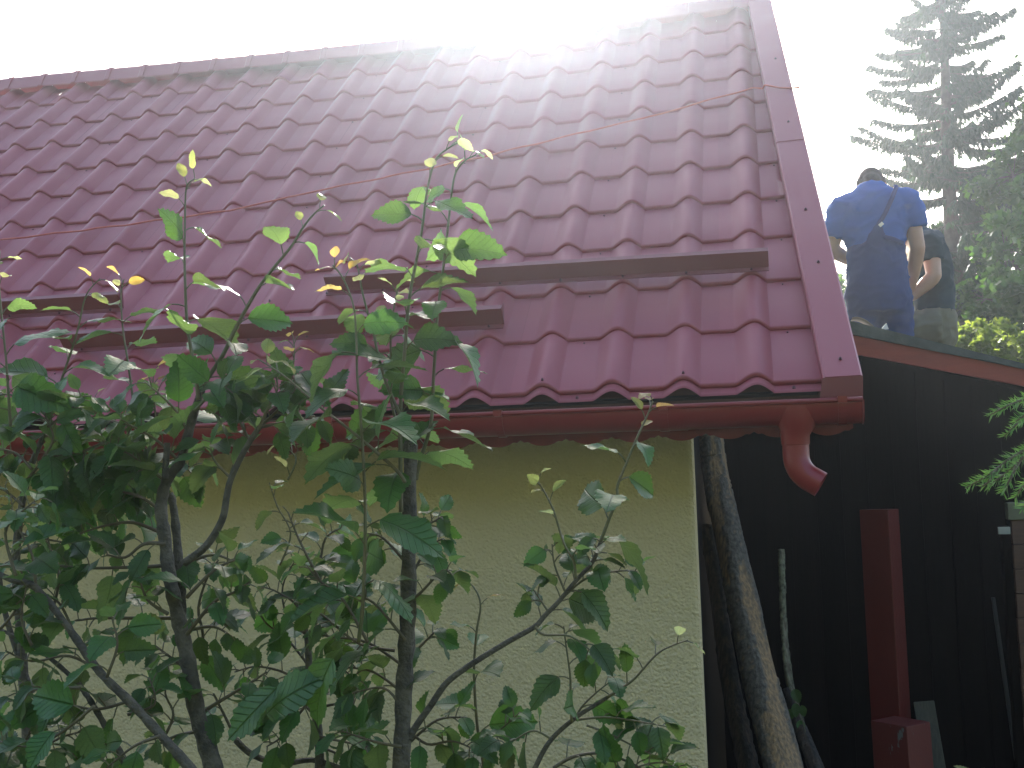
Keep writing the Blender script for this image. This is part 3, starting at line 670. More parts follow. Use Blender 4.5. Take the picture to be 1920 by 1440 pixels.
def person2():
    o0 = at(1750, 712, 7.6)
    root = empty('person', o0, 'man in dark slate t-shirt and khaki trousers crouching behind the man in blue', 'person')
    def V(x, y, z): return o0 + Vector((x, y, z))
    b = MB()
    limb(b, [V(.03, 0, .30), V(.02, 0, .42), V(.03, 0, .55), V(.02, 0, .72), V(-.02, .0, .86), V(-.06, .0, .93)], [(.10, .14), (.11, .155), (.10, .14), (.11, .16), (.11, .17), (.07, .10)], side=(1, 0, 0))
    limb(b, [V(-.06, .0, .90), V(-.12, .02, .96), V(-.16, .03, .98)], [.06, .055, .057])
    P, sd_, f2, up = head(b, V(-.19, .03, .99), (-1, .25, 0), R(50))
    for s in (-1, 1):
        limb(b, [V(.02, s * .1, .34), V(-.18, s * .12, .32), V(-.34, s * .12, .36)], [.095, .085, .06])
        limb(b, [V(-.34, s * .12, .36), V(-.22, s * .12, .18), V(-.14, s * .12, .06)], [.058, .055, .04])
        limb(b, [V(-.12, s * .12, .05), V(-.22, s * .12, .035), V(-.32, s * .12, .03)], [.042, .04, .03])
    sn, e_, wn = V(.0, -.17, .84), V(.01, -.215, .625), V(-.13, -.20, .50)
    limb(b, [V(-.02, -.09, .86), sn, e_, e_.lerp(wn, .3), wn], [.06, .062, .046, .047, .028]); hand(b, wn, wn - e_, (0, .3, -1), thumb=-1)
    sf, ef, wf = V(-.04, .18, .84), V(-.12, .22, .64), V(-.18, .02, .47)
    limb(b, [V(-.04, .09, .86), sf, ef, ef.lerp(wf, .3), wf], [.06, .06, .045, .046, .028]); hand(b, wf, wf - ef, (0, -.3, -1), thumb=1)
    smoothed(b, 'body', m_skin, root, .009, 4)
    h = MB()
    for (a, bb, z, rr) in ((0, -.012, .05, .083), (0, -.045, .02, .072), (0, -.05, -.035, .058), (.0, .03, .078, .055)): ball(h, P(a, bb, z), rr)
    smoothed(h, 'hair', m_hair, root, .008, 4)
    s_ = MB()
    limb(s_, [V(.03, 0, .42), V(.035, 0, .50), V(.04, 0, .60), V(.03, 0, .74), V(-.0, .0, .86), V(-.05, .0, .925), V(-.08, .0, .95)], [(.125, .168), (.12, .165), (.122, .17), (.125, .185), (.12, .19), (.085, .12), (.06, .07)], n=24)
    limb(s_, [V(-.02, -.1, .86), sn, sn.lerp(e_, .55)], [.083, .082, .072], n=18)
    limb(s_, [V(-.04, .1, .86), sf, sf.lerp(ef, .5)], [.083, .08, .072], n=18)
    smoothed(s_, 'shirt', m_slate, root, .0115, 5, .011)
    t_ = MB()
    limb(t_, [V(.03, 0, .22), V(.03, 0, .33), V(.03, 0, .44)], [(.12, .15), (.135, .172), (.125, .168)], n=24)
    for s in (-1, 1):
        limb(t_, [V(.03, s * .1, .33), V(-.18, s * .12, .32), V(-.35, s * .12, .36)], [.118, .10, .082])
        limb(t_, [V(-.35, s * .12, .36), V(-.23, s * .12, .19), V(-.15, s * .12, .09)], [.08, .07, .06])
    limb(t_, [V(.06, 0, .30), V(.05, 0, .10), V(.02, 0, .02)], [(.08, .14), (.07, .12), (.06, .10)])
    smoothed(t_, 'trousers', m_khaki, root, .0115, 5, .011)
    for s in (-1, 1):
        sh = MB(); limb(sh, [V(-.10, s * .12, .05), V(-.22, s * .12, .04), V(-.33, s * .12, .03)], [(.05, .045), (.048, .04), (.035, .028)]); smoothed(sh, 'shoe', m_dark, root, .01, 2)
person2()
# offcut and scrap lying on the shed roof edge
mb = MB(); vs = []; n = 12
c0 = at(1597, 607, 6.0); c1 = at(1642, 618, 6.0)
for q in range(n + 1):
    u = q / n; p = c0.lerp(c1, u); hgt = .052 * math.sin(math.pi * (.28 + .72 * u)) ** .7
    for y, k in ((-.08, 1), (.08, 1), (.08, .96), (-.08, .96)): vs.append(p + Vector((0, y, hgt * k - .02)))
mb.add(vs, [(q * 4 + e, q * 4 + (e + 1) % 4, (q + 1) * 4 + (e + 1) % 4, (q + 1) * 4 + e) for q in range(n) for e in range(4)])
tag(mb.build('curved_sheet', mat('grey_sheet', (.14, .12, .11), rough=.6, scale=5), None, True), 'curved grey brown offcut lying on the shed roof by the trim', 'sheet offcut')
mb = MB(); c = at(1658, 613, 5.75)
mb.add([c + Vector((-.016, 0, -.012)), c + Vector((.02, 0, -.012)), c + Vector((.012, .01, .02)), c + Vector((-.004, .02, .004)), c + Vector((0, .03, -.01))], [(0, 1, 2), (0, 2, 3), (1, 4, 2), (3, 2, 4), (0, 3, 4), (0, 4, 1)])
tag(mb.build('paper_scrap', m_glove), 'tiny white scrap on the shed roof edge at the kneeling man', 'scrap')

# ------------------------------------------------------------------ trees behind
m_sp = leaf_mat('spruce_needles', (.018, .050, .024), (.025, .056, .028), (.06, .13, .035), rough=.6, veins=False, tw=.25)
m_tb = mat('tree_bark', (.05, .04, .03), (.11, .09, .07), rough=.9, scale=12, bump=.5)
m_dl = leaf_mat('broad_leaves', (.025, .06, .016), (.035, .07, .022), (.09, .20, .025), rough=.5, veins=False, tw=.45)
m_dl2 = leaf_mat('dark_broad_leaves', (.02, .045, .015), (.03, .06, .02), (.07, .15, .03), rough=.5, veins=False, tw=.4)
m_bl = leaf_mat('bright_bush_leaves', (.06, .10, .02), (.08, .12, .03), (.26, .38, .04), rough=.5, veins=False, tw=.6)
def spruce(base, H, half, label, seed=1, zmin=0.):
    random.seed(seed); base = Vector(base)
    root = empty('spruce_tree', base, label, 'tree', 'trees behind the shed')
    MB().tube([base + Vector((.03 * math.sin(k), 0, H * k / 10)) for k in range(11)], [.16 * (1 - k / 10.4) for k in range(11)], 10).build('trunk', m_tb, root, True)
    br = MB(); nd = MB(); z = zmin
    def spray(p, d, ln):
        # a hanging spray: thin needle-bearing strips
        s_ = Vector((-d.y, d.x, 0)) 
        if s_.length < .01: s_ = Vector((1, 0, 0))
        s_.normalize()
        a = rnd(0, math.pi); s_ = (s_ * math.cos(a) + Vector((rnd(-1, 1), rnd(-1, 1), 0)) * .6).normalized()
        w = rnd(.010, .019); e = p + d * ln
        mid = p + d * ln * .45
        nd.add([p - s_ * w * .4, p + s_ * w * .4, mid + s_ * w, e, mid - s_ * w], [(0, 1, 2, 4), (4, 2, 3)])
    while z < H - .15:
        q = z / H; L_ = half * (1 - q) ** .75 * rnd(.72, 1.12) + .12
        for k in range(random.choice((5, 6, 7))):
            a = rnd(0, 2 * math.pi); ll = L_ * rnd(.65, 1.18); zb = z + rnd(-.12, .12)
            d = Vector((math.cos(a), math.sin(a), 0)); rise = rnd(.0, .25) if q > .6 else rnd(-.12, .2)
            pts = []
            for t_ in range(7):
                u = t_ / 6; pts.append(base + Vector((0, 0, zb)) + d * ll * u + Vector((0, 0, ll * (rise * u - .32 * u * (1 - u) * (1.2 - q)) + .10 * ll * u * u)))
            br.tube(pts, [.022 * (1 - .85 * u / 6) * (ll / half + .25) for u in range(7)], 4, cap=False)
            m = int(ll * 74) + 8
            for e in range(m):
                u = (e + rnd(0, 1)) / m; u = .1 + .9 * u; f = u * 6; i = min(5, int(f)); p = pts[i].lerp(pts[i + 1], f - i)
                sd = Vector((-d.y, d.x, 0)) * random.choice((-1, 1)); off = rnd(0, .26) * ll * (1.05 - u) + .02
                p2 = p + sd * off + Vector((0, 0, -off * .25)) + d * off * .5
                if off > .08: br.tube([p, p2], [.005, .003], 3, cap=False)
                for _ in range(6):
                    uu = rnd(.05, 1); pq = p.lerp(p2, uu)
                    dd = Vector((d.x * .5 + rnd(-.5, .5), d.y * .5 + rnd(-.5, .5), -1.1 + rnd(-.2, .9))).normalized()
                    spray(pq, dd, rnd(.05, .16) * (.75 + .35 * (1 - q)))
        z += rnd(.14, .24)
    br.build('branch', m_tb, root); tag(nd.build('needles', m_sp, root), kind='stuff')
    return root
sb = at(1803, 660, 15); st_ = at(1760, -260, 15)
sp_ = spruce((sb.x - .0, 15, 1.4), st_.z - 1.4, 1.75, 'tall dark spruce rising behind the two men', 3, zmin=1.3)
sp_.location = (sb.x * .9, 13.5, 1.48); sp_.scale = (.9, .9, .9)

def leafy(name, base, H, blobs, n, ls, m, label, seed, cat='tree', group='trees behind the shed', trunk=.1, sub=5):
    random.seed(seed); base = Vector(base); root = empty(name, base, label, cat, group)
    tb = MB(); top = base + Vector((0, 0, H))
    if trunk: tb.tube([base, base + Vector((.1, 0, H * .4)), base + Vector((.0, .1, H * .75)), top], [trunk, trunk * .8, trunk * .5, trunk * .2], 8)
    cr = MB()
    cl = []
    for (c, r_) in blobs:
        c = Vector(c); 
        if trunk: 
            h0 = min(max(c.z - r_[2] * 1.2, base.z + .3), base.z + H * .8); s0 = Vector((base.x, base.y, h0))
            tb.tube([s0, s0.lerp(c, .5) + Vector((0, 0, .1)), c], [trunk * .5, trunk * .3, trunk * .1], 6)
        for _ in range(sub * 4):
            while True:
                v = Vector((rnd(-1, 1), rnd(-1, 1), rnd(-1, 1)))
                if .35 < v.length < 1: break
            pc = c + Vector((v.x * r_[0], v.y * r_[1], v.z * r_[2])); cl.append((pc, rnd(.14, .34) * min(r_)))
            tb.tube([c, c.lerp(pc, .5) + Vector((0, 0, .03)), pc], [.005, .004, .002], 4, cap=False)
    for k in range(n):
        pc, rr = random.choice(cl); v = Vector((random.gauss(0, 1), random.gauss(0, 1), random.gauss(0, .75))) * rr * .75
        p = pc + v; nn = Vector((rnd(-1, 1), rnd(-1, 1), rnd(-.2, 1.3))).normalized(); u = nn.orthogonal().normalized(); a = rnd(0, 6.28)
        u = Matrix.Rotation(a, 3, nn) @ u; w = nn.cross(u); l_ = ls * rnd(.6, 1.25)
        cr.add([p - u * l_ * .5, p + w * l_ * .36 - u * l_ * .05, p + u * l_ * .5 - nn * l_ * .12, p - w * l_ * .36 - u * l_ * .05], [(0, 1, 2, 3)])
    if tb.v: tb.build('trunk', m_tb, root)
    tag(cr.build('crown', m, root), kind='stuff')
    return root
def B(px, py, Y, rpx, rpy, ry=1.): return (at(px, py, Y), (rpx / F * Y, ry, rpy / F * Y))
b0 = at(1960, 600, 12)
leafy('broadleaf_tree', (b0.x, 12, 1.0), 3.0, [B(1900, 330, 12, 60, 60), B(1885, 470, 12, 70, 60), B(1960, 410, 12, 80, 90), B(1940, 550, 12, 90, 60), B(1850, 560, 12, 55, 45), B(1985, 270, 12, 60, 70)], 9000, .085, m_dl, 'leafy green tree standing right of the tall spruce', 11)
b0 = at(1820, 600, 16)
leafy('broadleaf_tree', (b0.x, 16, 1.2), 3.2, [B(1815, 500, 16, 70, 80), B(1870, 580, 16, 80, 60), B(1790, 600, 16, 70, 60), B(1740, 560, 16, 50, 60)], 9000, .085, m_dl2, 'dark leafy tree half hidden behind the spruce trunk', 12)
b0 = at(2060, 300, 12)
leafy('broadleaf_tree', (b0.x, 12, .6), 6, [B(2010, 180, 12, 75, 90), B(2050, 60, 12, 90, 80), B(1990, 300, 12, 60, 60), B(1935, 235, 12, 22, 28)], 5000, .07, m_dl, 'tree at the right edge reaching in with a few twigs', 13)
leafy('bush', (at(1850, 640, 10).x, 10, .5), 2.2, [B(1850, 650, 10, 60, 40, .5), B(1910, 660, 10, 60, 40, .5), B(1815, 640, 10, 40, 30, .5), B(1950, 650, 10, 50, 50, .5)], 6500, .055, m_bl, 'bright yellow green sunlit bush just beyond the shed roof', 14, 'bush', trunk=.04)
leafy('bush', (at(1560, 640, 14).x, 14, .9), 1.8, [B(1570, 580, 14, 60, 60, .6), B(1600, 640, 14, 60, 60, .6), B(1530, 640, 14, 70, 60, .6)], 4200, .07, m_dl, 'green bush seen between the verge trim and the man in blue', 15, 'bush', trunk=.05)

# ------------------------------------------------------------------ young spruce reaching in from the right
m_ns = leaf_mat('fresh_needles', (.07, .16, .04), (.10, .20, .06), (.18, .36, .06), rough=.5, veins=False, tw=.35)
def near_spruce():
    random.seed(31)
    b = at(2120, 1440, 2.3); root = empty('young_spruce', (b.x, 2.3, .5), 'fresh green young spruce reaching in from the right edge', 'tree')
    MB().tube([(b.x, 2.3, .4), (b.x + .02, 2.32, 1.4), (b.x - .01, 2.3, 2.5)], [.03, .022, .008], 8).build('trunk', m_tb, root, True)
    br = MB(); nd = MB()
    def twig(pts, needle=.020, dens=1.):
        P = []
        for i in range(len(pts) - 1):
            k = max(2, int((pts[i + 1] - pts[i]).length / .0022 * dens))
            P += [(pts[i].lerp(pts[i + 1], q / k), (pts[i + 1] - pts[i]).normalized()) for q in range(k)]
        br.tube(pts, [.0032 * (1 - .6 * i / (len(pts) - 1)) for i in range(len(pts))], 5)
        N = len(P)
        for i, (p, d) in enumerate(P):
            for _ in range(2):
                a = rnd(0, 6.28); o_ = d.orthogonal().normalized(); o_ = Matrix.Rotation(a, 3, d) @ o_; o_.z += .15
                dr = (d * rnd(.7, 1.1) + o_ * rnd(.6, .9)).normalized(); l_ = needle * rnd(.75, 1.15) * (1 if i < N * .93 else .8)
                s_ = dr.cross(Vector((rnd(-1, 1), rnd(-1, 1), rnd(-1, 1)))).normalized() * .0009
                e = p + dr * l_
                nd.add([p - s_, p + s_, p.lerp(e, .6) + s_ * .9, e, p.lerp(e, .6) - s_ * .9], [(0, 1, 2, 4), (4, 2, 3)])
    Y = 2.0
    def A(*l): return [at(x, y, Y + dy) for x, y, dy in l]
    for l in ([(1856, 778, 0), (1890, 760, .03), (1930, 745, .08), (2120, 700, .3)], [(1883, 818, .05), (1905, 796, .07), (1935, 778, .1), (2120, 700, .3)],
              [(1810, 915, -.05), (1850, 893, -.03), (1890, 862, 0), (1930, 838, .05), (2120, 800, .3)], [(1852, 912, .02), (1880, 892, .02), (1915, 862, .03), (1945, 830, .05)],
              [(1902, 935, .06), (1915, 915, .06), (1940, 895, .08), (2120, 860, .3)], [(1880, 925, 0), (1893, 900, 0), (1910, 866, .02)], [(1905, 790, 0), (1930, 772, .03), (1960, 760, .05)],
              [(1915, 955, .1), (1940, 930, .1), (2120, 900, .3)], [(1842, 912, -.03), (1852, 905, -.03), (1868, 880, -.02)]):
        twig(A(*l)[::-1])
    br.build('branch', m_twig, root, True); tag(nd.build('needles', m_ns, root), kind='stuff')
near_spruce()

# ------------------------------------------------------------------ foreground plum saplings
def leaf_mesh(name, wid, fold, curl, wave, m, seed, serr=.035, petiole=True):
    random.seed(seed); n = 17; vs = []; fs = []
    def half(u): return wid * math.sin(math.pi * u ** .82) ** .85 * (1 - .12 * u) + .001
    for i in range(n + 1):
        u = i / n; y = u; z = -curl * u * u; h = half(u) if 0 < i < n else 0.0
        sx = h * (1 + (serr / max(h, .05) * (.75 if i % 2 else -.45)))
        zz = fold * h; wv = wave * math.sin(u * 9 + seed) * h
        vs += [(-sx, y + (.02 if i % 2 else -.01) * (h > 0), z + zz + wv), (-h * .5, y, z + zz * .42 + wv * .2), (0, y, z), (h * .5, y, z + zz * .42 - wv * .2), (sx, y + (.02 if i % 2 else -.01) * (h > 0), z + zz - wv * .8)]
    for i in range(n):
        for k in range(4):
            a = i * 5 + k; fs.append((a, a + 1, a + 6, a + 5))
    me = mesh_from(name, vs, fs, m, True)
    bm = bmesh.new(); bm.from_mesh(me); bmesh.ops.remove_doubles(bm, verts=bm.verts, dist=.0012); bm.to_mesh(me); bm.free()
    return me
LV = {}
for key, m in (('m', m_leaf), ('y', m_young), ('r', m_red_leaf)):
    LV[key] = [leaf_mesh('leaf', w_, fo, cu, wa, m, k + 1) for k, (w_, fo, cu, wa) in enumerate(((.33, .25, .22, .12), (.36, .12, .38, .18), (.31, .45, .15, .10), (.35, .3, .5, .2), (.30, .2, .05, .25), (.38, .35, .3, .15), (.33, -.15, .45, .2)))]
LEAVES = {}
def put_leaf(root, p, d, nrm, size, key):
    if key == 'm': size *= 1.18
    d = d.normalized(); nrm = (nrm - d * nrm.dot(d))
    nrm = nrm.normalized() if nrm.length > .01 else d.orthogonal().normalized()
    x = d.cross(nrm)
    m = Matrix(((x.x, d.x, nrm.x, p.x), (x.y, d.y, nrm.y, p.y), (x.z, d.z, nrm.z, p.z), (0, 0, 0, 1))) @ Matrix.Diagonal((size, size, size, 1))
    n = LEAVES.get(root.name, 0)
    if n >= 300: return
    LEAVES[root.name] = n + 1
    o = bpy.data.objects.new('leaf', random.choice(LV[key])); col.objects.link(o); adopt(o, root); o.matrix_basis = m
class Sapling:
    def __init__(s, base, label):
        s.root = empty('plum_sapling', base, label, 'sapling', 'plum saplings in front of the wall')
        s.trunk = MB(); s.branch = []; s.pet = MB()
    def curve(s, pts, Y, wob=.0):
        P = [at(q[0], q[1], q[2] if len(q) > 2 else Y) for q in pts]; out = []
        for i in range(len(P) - 1):
            p0 = P[max(i - 1, 0)]; p1 = P[i]; p2 = P[i + 1]; p3 = P[min(i + 2, len(P) - 1)]
            for k in range(5):
                t_ = k / 5; out.append(.5 * ((2 * p1) + (p2 - p0) * t_ + (2 * p0 - 5 * p1 + 4 * p2 - p3) * t_ * t_ + (3 * p1 - p0 - 3 * p2 + p3) * t_ ** 3))
        out.append(P[-1]); return out
    def stem(s, pts, Y, r0, r1, kind='branch', bumps=.0):
        P = s.curve(pts, Y); n = len(P)
        rr = [(r0 + (r1 - r0) * i / (n - 1)) * (1 + (rnd(-.12, .18) if bumps else 0)) for i in range(n)]
        if kind == 'trunk': s.trunk.tube(P, rr, 10, jitter=.08)
        else:
            mb = MB(); mb.tube(P, rr, 7 if r0 > .004 else 6); s.branch.append((mb, kind))
        return P
    def shoot(s, pts, Y, r0=.003, r1=.0012, sp=.036, size=.075, start=.06, tip='y', kind='shoot', small=.45, nred=0, dens=1.):
        P = s.stem(pts, Y, r0, r1, kind); s.leaves(P, sp, size, start, tip, small, nred)
        return P
    def leaves(s, P, sp, size, start, tip='y', small=.45, nred=0):
        L_ = [0.]
        for a, b in zip(P, P[1:]): L_.append(L_[-1] + (b - a).length)
        tot = L_[-1]; d = tot * start; ph = rnd(0, 6.28); i = 0
        while d <= tot + 1e-6:
            while i < len(P) - 2 and L_[i + 1] < d: i += 1
            u = (d - L_[i]) / max(1e-6, L_[i + 1] - L_[i]); p = P[i].lerp(P[i + 1], min(1, u)); t_ = (P[i + 1] - P[i]).normalized()
            q = d / tot; ph += 2.4 + rnd(-.4, .4)
            o_ = t_.orthogonal().normalized(); o_ = Matrix.Rotation(ph, 3, t_) @ o_; o_.y *= .75
            rem = tot - d
            yng = tip and rem < .075
            size_ = size * rnd(.72, 1.2) * (1 - (1 - small) * max(0, 1 - rem / .22) ** 1.0)
            if yng: size_ *= .8
            dirv = (t_ * rnd(.2, .7) + o_ * 1.0 + Vector((0, 0, rnd(-.45, .15) if not yng else rnd(.0, .5)))).normalized()
            pl = .012 + size_ * .16; pe = p + (dirv + Vector((0, 0, .35))).normalized() * pl
            s.pet.tube([p, p.lerp(pe, .5) + Vector((0, 0, .0015)), pe], .0008 if yng else .0011, 4, cap=False)
            dirl = (dirv + Vector((0, 0, rnd(-.55, -.05)))).normalized()
            nr = Vector((rnd(-.45, .45), rnd(-.55, .35), 1)) if rnd(0, 1) > .15 else Vector((rnd(-1, 1), -1, .4))
            key = 'm' if not yng else ('r' if (nred and rnd(0, 1) < .6) else 'y')
            put_leaf(s.root, pe, dirl, nr, size_, key)
            d += sp * (.83 if sp < .03 else .80) * rnd(.75, 1.25) * (.34 if rem < .045 else 1)
    def done(s):
        if s.trunk.v: s.trunk.build('trunk', m_stem, s.root, True)
        for mb, k in s.branch: mb.build('branch', {'branch': m_stem, 'twig': m_twig, 'shoot': m_shoot}[k], s.root, True)
        tag(s.pet.build('petiole', m_shoot, s.root), kind='stuff')
random.seed(77)
# --- middle sapling
Bp = Sapling((at(752, 1440, 1.75).x, 1.75, .55), 'straight plum sapling with the thickest upright stem, tallest shoot crossing the roof')
Y = 1.75
Bp.stem([(740, 1560), (752, 1440), (757, 1300), (765, 1150), (767, 1000), (769, 900), (770, 826)], Y, .0145, .0105, 'trunk', .1)
Bp.shoot([(752, 960), (751, 879), (751, 759), (758, 670), (767, 564), (782, 481), (792, 425), (801, 357), (816, 301), (839, 279), (858, 268)], Y - .02, .0038, .0013, .036, .078, .05)
Bp.shoot([(780, 900), (787, 865), (808, 794), (813, 706), (820, 594), (829, 519), (840, 425), (846, 369), (854, 325), (872, 301), (893, 290)], Y + .03, .0036, .0012, .036, .072, .06)
Bp.shoot([(762, 860), (735, 759), (733, 706), (733, 617), (741, 564), (748, 535)], Y + .05, .0028, .0012, .04, .068, .1)
Bp.shoot([(760, 800), (725, 720), (709, 667), (702, 631), (691, 592), (680, 550), (670, 500), (655, 483)], Y - .04, .003, .0012, .042, .066, .1, nred=1)
Bp.shoot([(672, 1204), (679, 1150), (683, 1073), (685, 977), (683, 900), (677, 794), (670, 706), (668, 635), (663, 575), (645, 525), (624, 497)], Y - .1, .0034, .0012, .040, .078, .1, nred=1)
Bp.shoot([(760, 905), (741, 879), (680, 826), (634, 789), (595, 759), (567, 734), (530, 703), (487, 675)], Y - .08, .003, .0012, .040, .078, .1)
Bp.shoot([(540, 900), (555, 860), (530, 835)], Y, .002, .001, .035, .06, .1)
Pm = Bp.stem([(768, 1385), (780, 1362), (807, 1324), (837, 1281), (876, 1251), (907, 1231), (957, 1201), (1003, 1175), (1022, 1154), (1045, 1131), (1080, 1089), (1111, 1054), (1126, 1016)], Y, .0058, .0030)
Bp.leaves(Pm[38:], .017, .078, 0, None)
Bp.shoot([(1126, 1016), (1142, 973), (1157, 935), (1158, 911), (1176, 865), (1197, 815), (1215, 776), (1224, 752)], Y, .0028, .0012, .034, .068, .02, nred=1)
Bp.shoot([(1080, 1085), (1075, 1050), (1057, 1019), (1038, 958), (1019, 919), (1008, 905)], Y - .04, .0024, .001, .040, .062, .2)
Bp.shoot([(1003, 1175), (1020, 1190), (1069, 1193), (1110, 1222), (1130, 1240)], Y - .03, .0022, .001, .04, .07, .4, None)
Bp.shoot([(1030, 1150), (1010, 1120), (1000, 1105)], Y, .0018, .001, .03, .06, .5, None)
Bp.shoot([(1045, 1131), (1090, 1090), (1130, 1075), (1170, 1070), (1195, 1072)], Y + .04, .0022, .001, .03, .07, .2, None)
Bp.shoot([(1060, 1110), (1040, 1060), (1035, 1020)], Y, .002, .001, .03, .07, .1, None)
for pts in ([(765, 1000), (800, 985), (830, 968)], [(766, 1090), (800, 1030), (830, 1010)], [(765, 1130), (790, 1110), (830, 1070), (850, 1080)], [(760, 1200), (700, 1130), (650, 1110)], [(765, 1060), (720, 1010), (690, 1000)],
            [(758, 1250), (690, 1205), (630, 1195), (590, 1190)], [(757, 1300), (700, 1260), (640, 1250)], [(755, 1330), (720, 1290), (660, 1300)], [(760, 1240), (800, 1200), (820, 1180)], [(752, 1400), (700, 1390), (640, 1370)],
            [(756, 1360), (800, 1395), (850, 1390), (900, 1410)], [(770, 1390), (820, 1350), (870, 1345)], [(740, 1220), (672, 1206), (600, 1150), (560, 1130)], [(690, 1205), (640, 1120), (600, 1090), (575, 1060)], [(600, 1090), (560, 1010), (540, 960)]):
    Bp.shoot(pts, Y + rnd(-.08, .1), .0028, .0012, .021, .074, .15, None, 'twig')
Bp.done()
# --- thin central shoot
D = Sapling((at(907, 1440, 1.9).x, 1.9, .5), 'single thin whip like shoot standing right of the thick upright stem'); Y = 1.9
D.shoot([(915, 1560), (907, 1440), (895, 1362), (889, 1266), (893, 1189), (901, 1139), (895, 1112), (880, 1093), (862, 1085)], Y, .0032, .001, .052, .066, .1, nred=1)
D.shoot([(905, 1400), (930, 1375), (960, 1350), (975, 1335)], Y, .002, .001, .026, .06, .3, None); D.done()
# --- lower right sapling
E_ = Sapling((at(1003, 1440, 1.8).x, 1.8, .55), 'low plum sapling spreading before the bare plaster at the lower right'); Y = 1.8
E_.stem([(960, 1540), (1003, 1440), (1034, 1386), (1080, 1345), (1111, 1325), (1138, 1308)], Y, .0045, .003)
E_.shoot([(1138, 1308), (1169, 1288), (1192, 1270), (1230, 1228), (1257, 1212), (1290, 1200)], Y, .0026, .001, .045, .066, .05)
E_.shoot([(1080, 1345), (1092, 1324), (1120, 1297), (1150, 1274)], Y + .03, .002, .001, .04, .07, .2, None)
E_.shoot([(1072, 1355), (1070, 1300), (1069, 1266), (1061, 1208), (1057, 1174)], Y - .03, .0024, .001, .036, .076, .1, None)
E_.shoot([(1038, 1440), (1072, 1420), (1119, 1412), (1157, 1420), (1200, 1440), (1240, 1470)], Y, .003, .0015, .022, .074, .05, None, 'twig')
E_.shoot([(1080, 1350), (1130, 1345), (1180, 1350), (1250, 1362)], Y, .002, .001, .03, .076, .3, None)
E_.shoot([(1034, 1386), (1000, 1370), (960, 1390), (930, 1400)], Y, .002, .001, .024, .074, .2, None)
E_.shoot([(1100, 1360), (1140, 1375), (1190, 1400), (1235, 1420)], Y, .002, .001, .024, .078, .1, None)
E_.shoot([(1110, 1480), (1160, 1450), (1230, 1430), (1270, 1440)], Y, .002, .001, .022, .074, .1, None)
E_.done()
# --- left main sapling
A_ = Sapling((at(397, 1440, 1.75).x, 1.75, .55), 'forked plum sapling with a crooked trunk, second from the left edge'); Y = 1.75
A_.stem([(420, 1560), (400, 1440), (371, 1342), (352, 1237), (337, 1170), (318, 1080), (308, 1000), (302, 950), (313, 900), (337, 867), (353, 813), (370, 753), (385, 715)], Y, .0148, .0055, 'trunk', .1)
A_.stem([(340, 1180), (338, 1110), (334, 1040), (326, 956), (318, 925)], Y + .03, .0095, .006, 'trunk', .1)
A_.shoot([(385, 715), (417, 667), (443, 613), (480, 547), (509, 507), (546, 462), (569, 425), (591, 399), (608, 385)], Y, .0042, .0012, .038, .072, .02)
A_.shoot([(372, 750), (367, 707), (357, 647), (350, 597), (347, 523), (346, 477), (347, 402), (350, 350), (366, 335)], Y - .05, .0038, .0012, .040, .074, .05)
A_.stem([(310, 897), (312, 860), (314, 830)], Y - .02, .006, .005)
Pm = A_.stem([(345, 1056), (386, 1024), (416, 975), (425, 930), (433, 897), (457, 847), (480, 810), (492, 795)], Y - .02, .0068, .0042)
A_.shoot([(490, 797), (520, 770), (550, 735), (560, 700)], Y, .003, .0012, .016, .085, .05, None)
A_.shoot([(485, 805), (500, 770), (520, 730), (515, 700)], Y - .04, .003, .0012, .016, .085, .05, None)
A_.shoot([(470, 830), (450, 790), (440, 750), (450, 710)], Y, .003, .0012, .018, .08, .05, None)
A_.shoot([(540, 760), (548, 700), (552, 660), (550, 635)], Y, .002, .001, .03, .06, .3, nred=1)
A_.shoot([(492, 800), (540, 790), (590, 780)], Y, .003, .0012, .016, .085, .05, None)
A_.shoot([(433, 897), (400, 860), (395, 820)], Y, .0025, .0012, .018, .08, .05, None)
A_.shoot([(353, 813), (330, 770), (300, 740), (270, 715)], Y, .003, .0012, .020, .09, .05, None)
A_.shoot([(365, 770), (395, 740), (430, 720)], Y - .05, .003, .0012, .018, .095, .05, None)
A_.shoot([(337, 867), (300, 830), (250, 800), (215, 790)], Y, .003, .0012, .020, .085, .05, None)
A_.shoot([(315, 905), (280, 880), (240, 850), (190, 830)], Y, .003, .0012, .019, .085, .05, None)
A_.shoot([(525, 1060), (545, 1000), (520, 950), (505, 905)], Y + .1, .002, .001, .040, .055, .1, None)
for pts in ([(315, 1151), (277, 1125), (260, 1080)], [(330, 1159), (240, 1159), (180, 1159), (142, 1164)], [(315, 1060), (262, 1063), (161, 1065), (75, 1057)], [(305, 1000), (250, 980), (200, 985), (150, 1000)], [(305, 960), (260, 930), (210, 920)],
            [(360, 1180), (400, 1175), (430, 1190)], [(345, 1230), (380, 1200), (372, 1140), (390, 1080), (410, 1050)], [(350, 1190), (400, 1130), (440, 1110), (470, 1090)], [(350, 1120), (400, 1070), (440, 1050)], [(371, 1270), (330, 1240), (290, 1210)],
            [(340, 1060), (400, 1040), (450, 1060)], [(372, 1340), (420, 1310), (470, 1280), (500, 1260)], [(310, 1020), (270, 1020), (235, 1045), (200, 1040)], [(380, 1370), (330, 1380), (290, 1400)]):
    A_.shoot(pts, Y + rnd(-.06, .1), .0036, .0015, .026, .074, .12, None, 'twig')
A_.done()
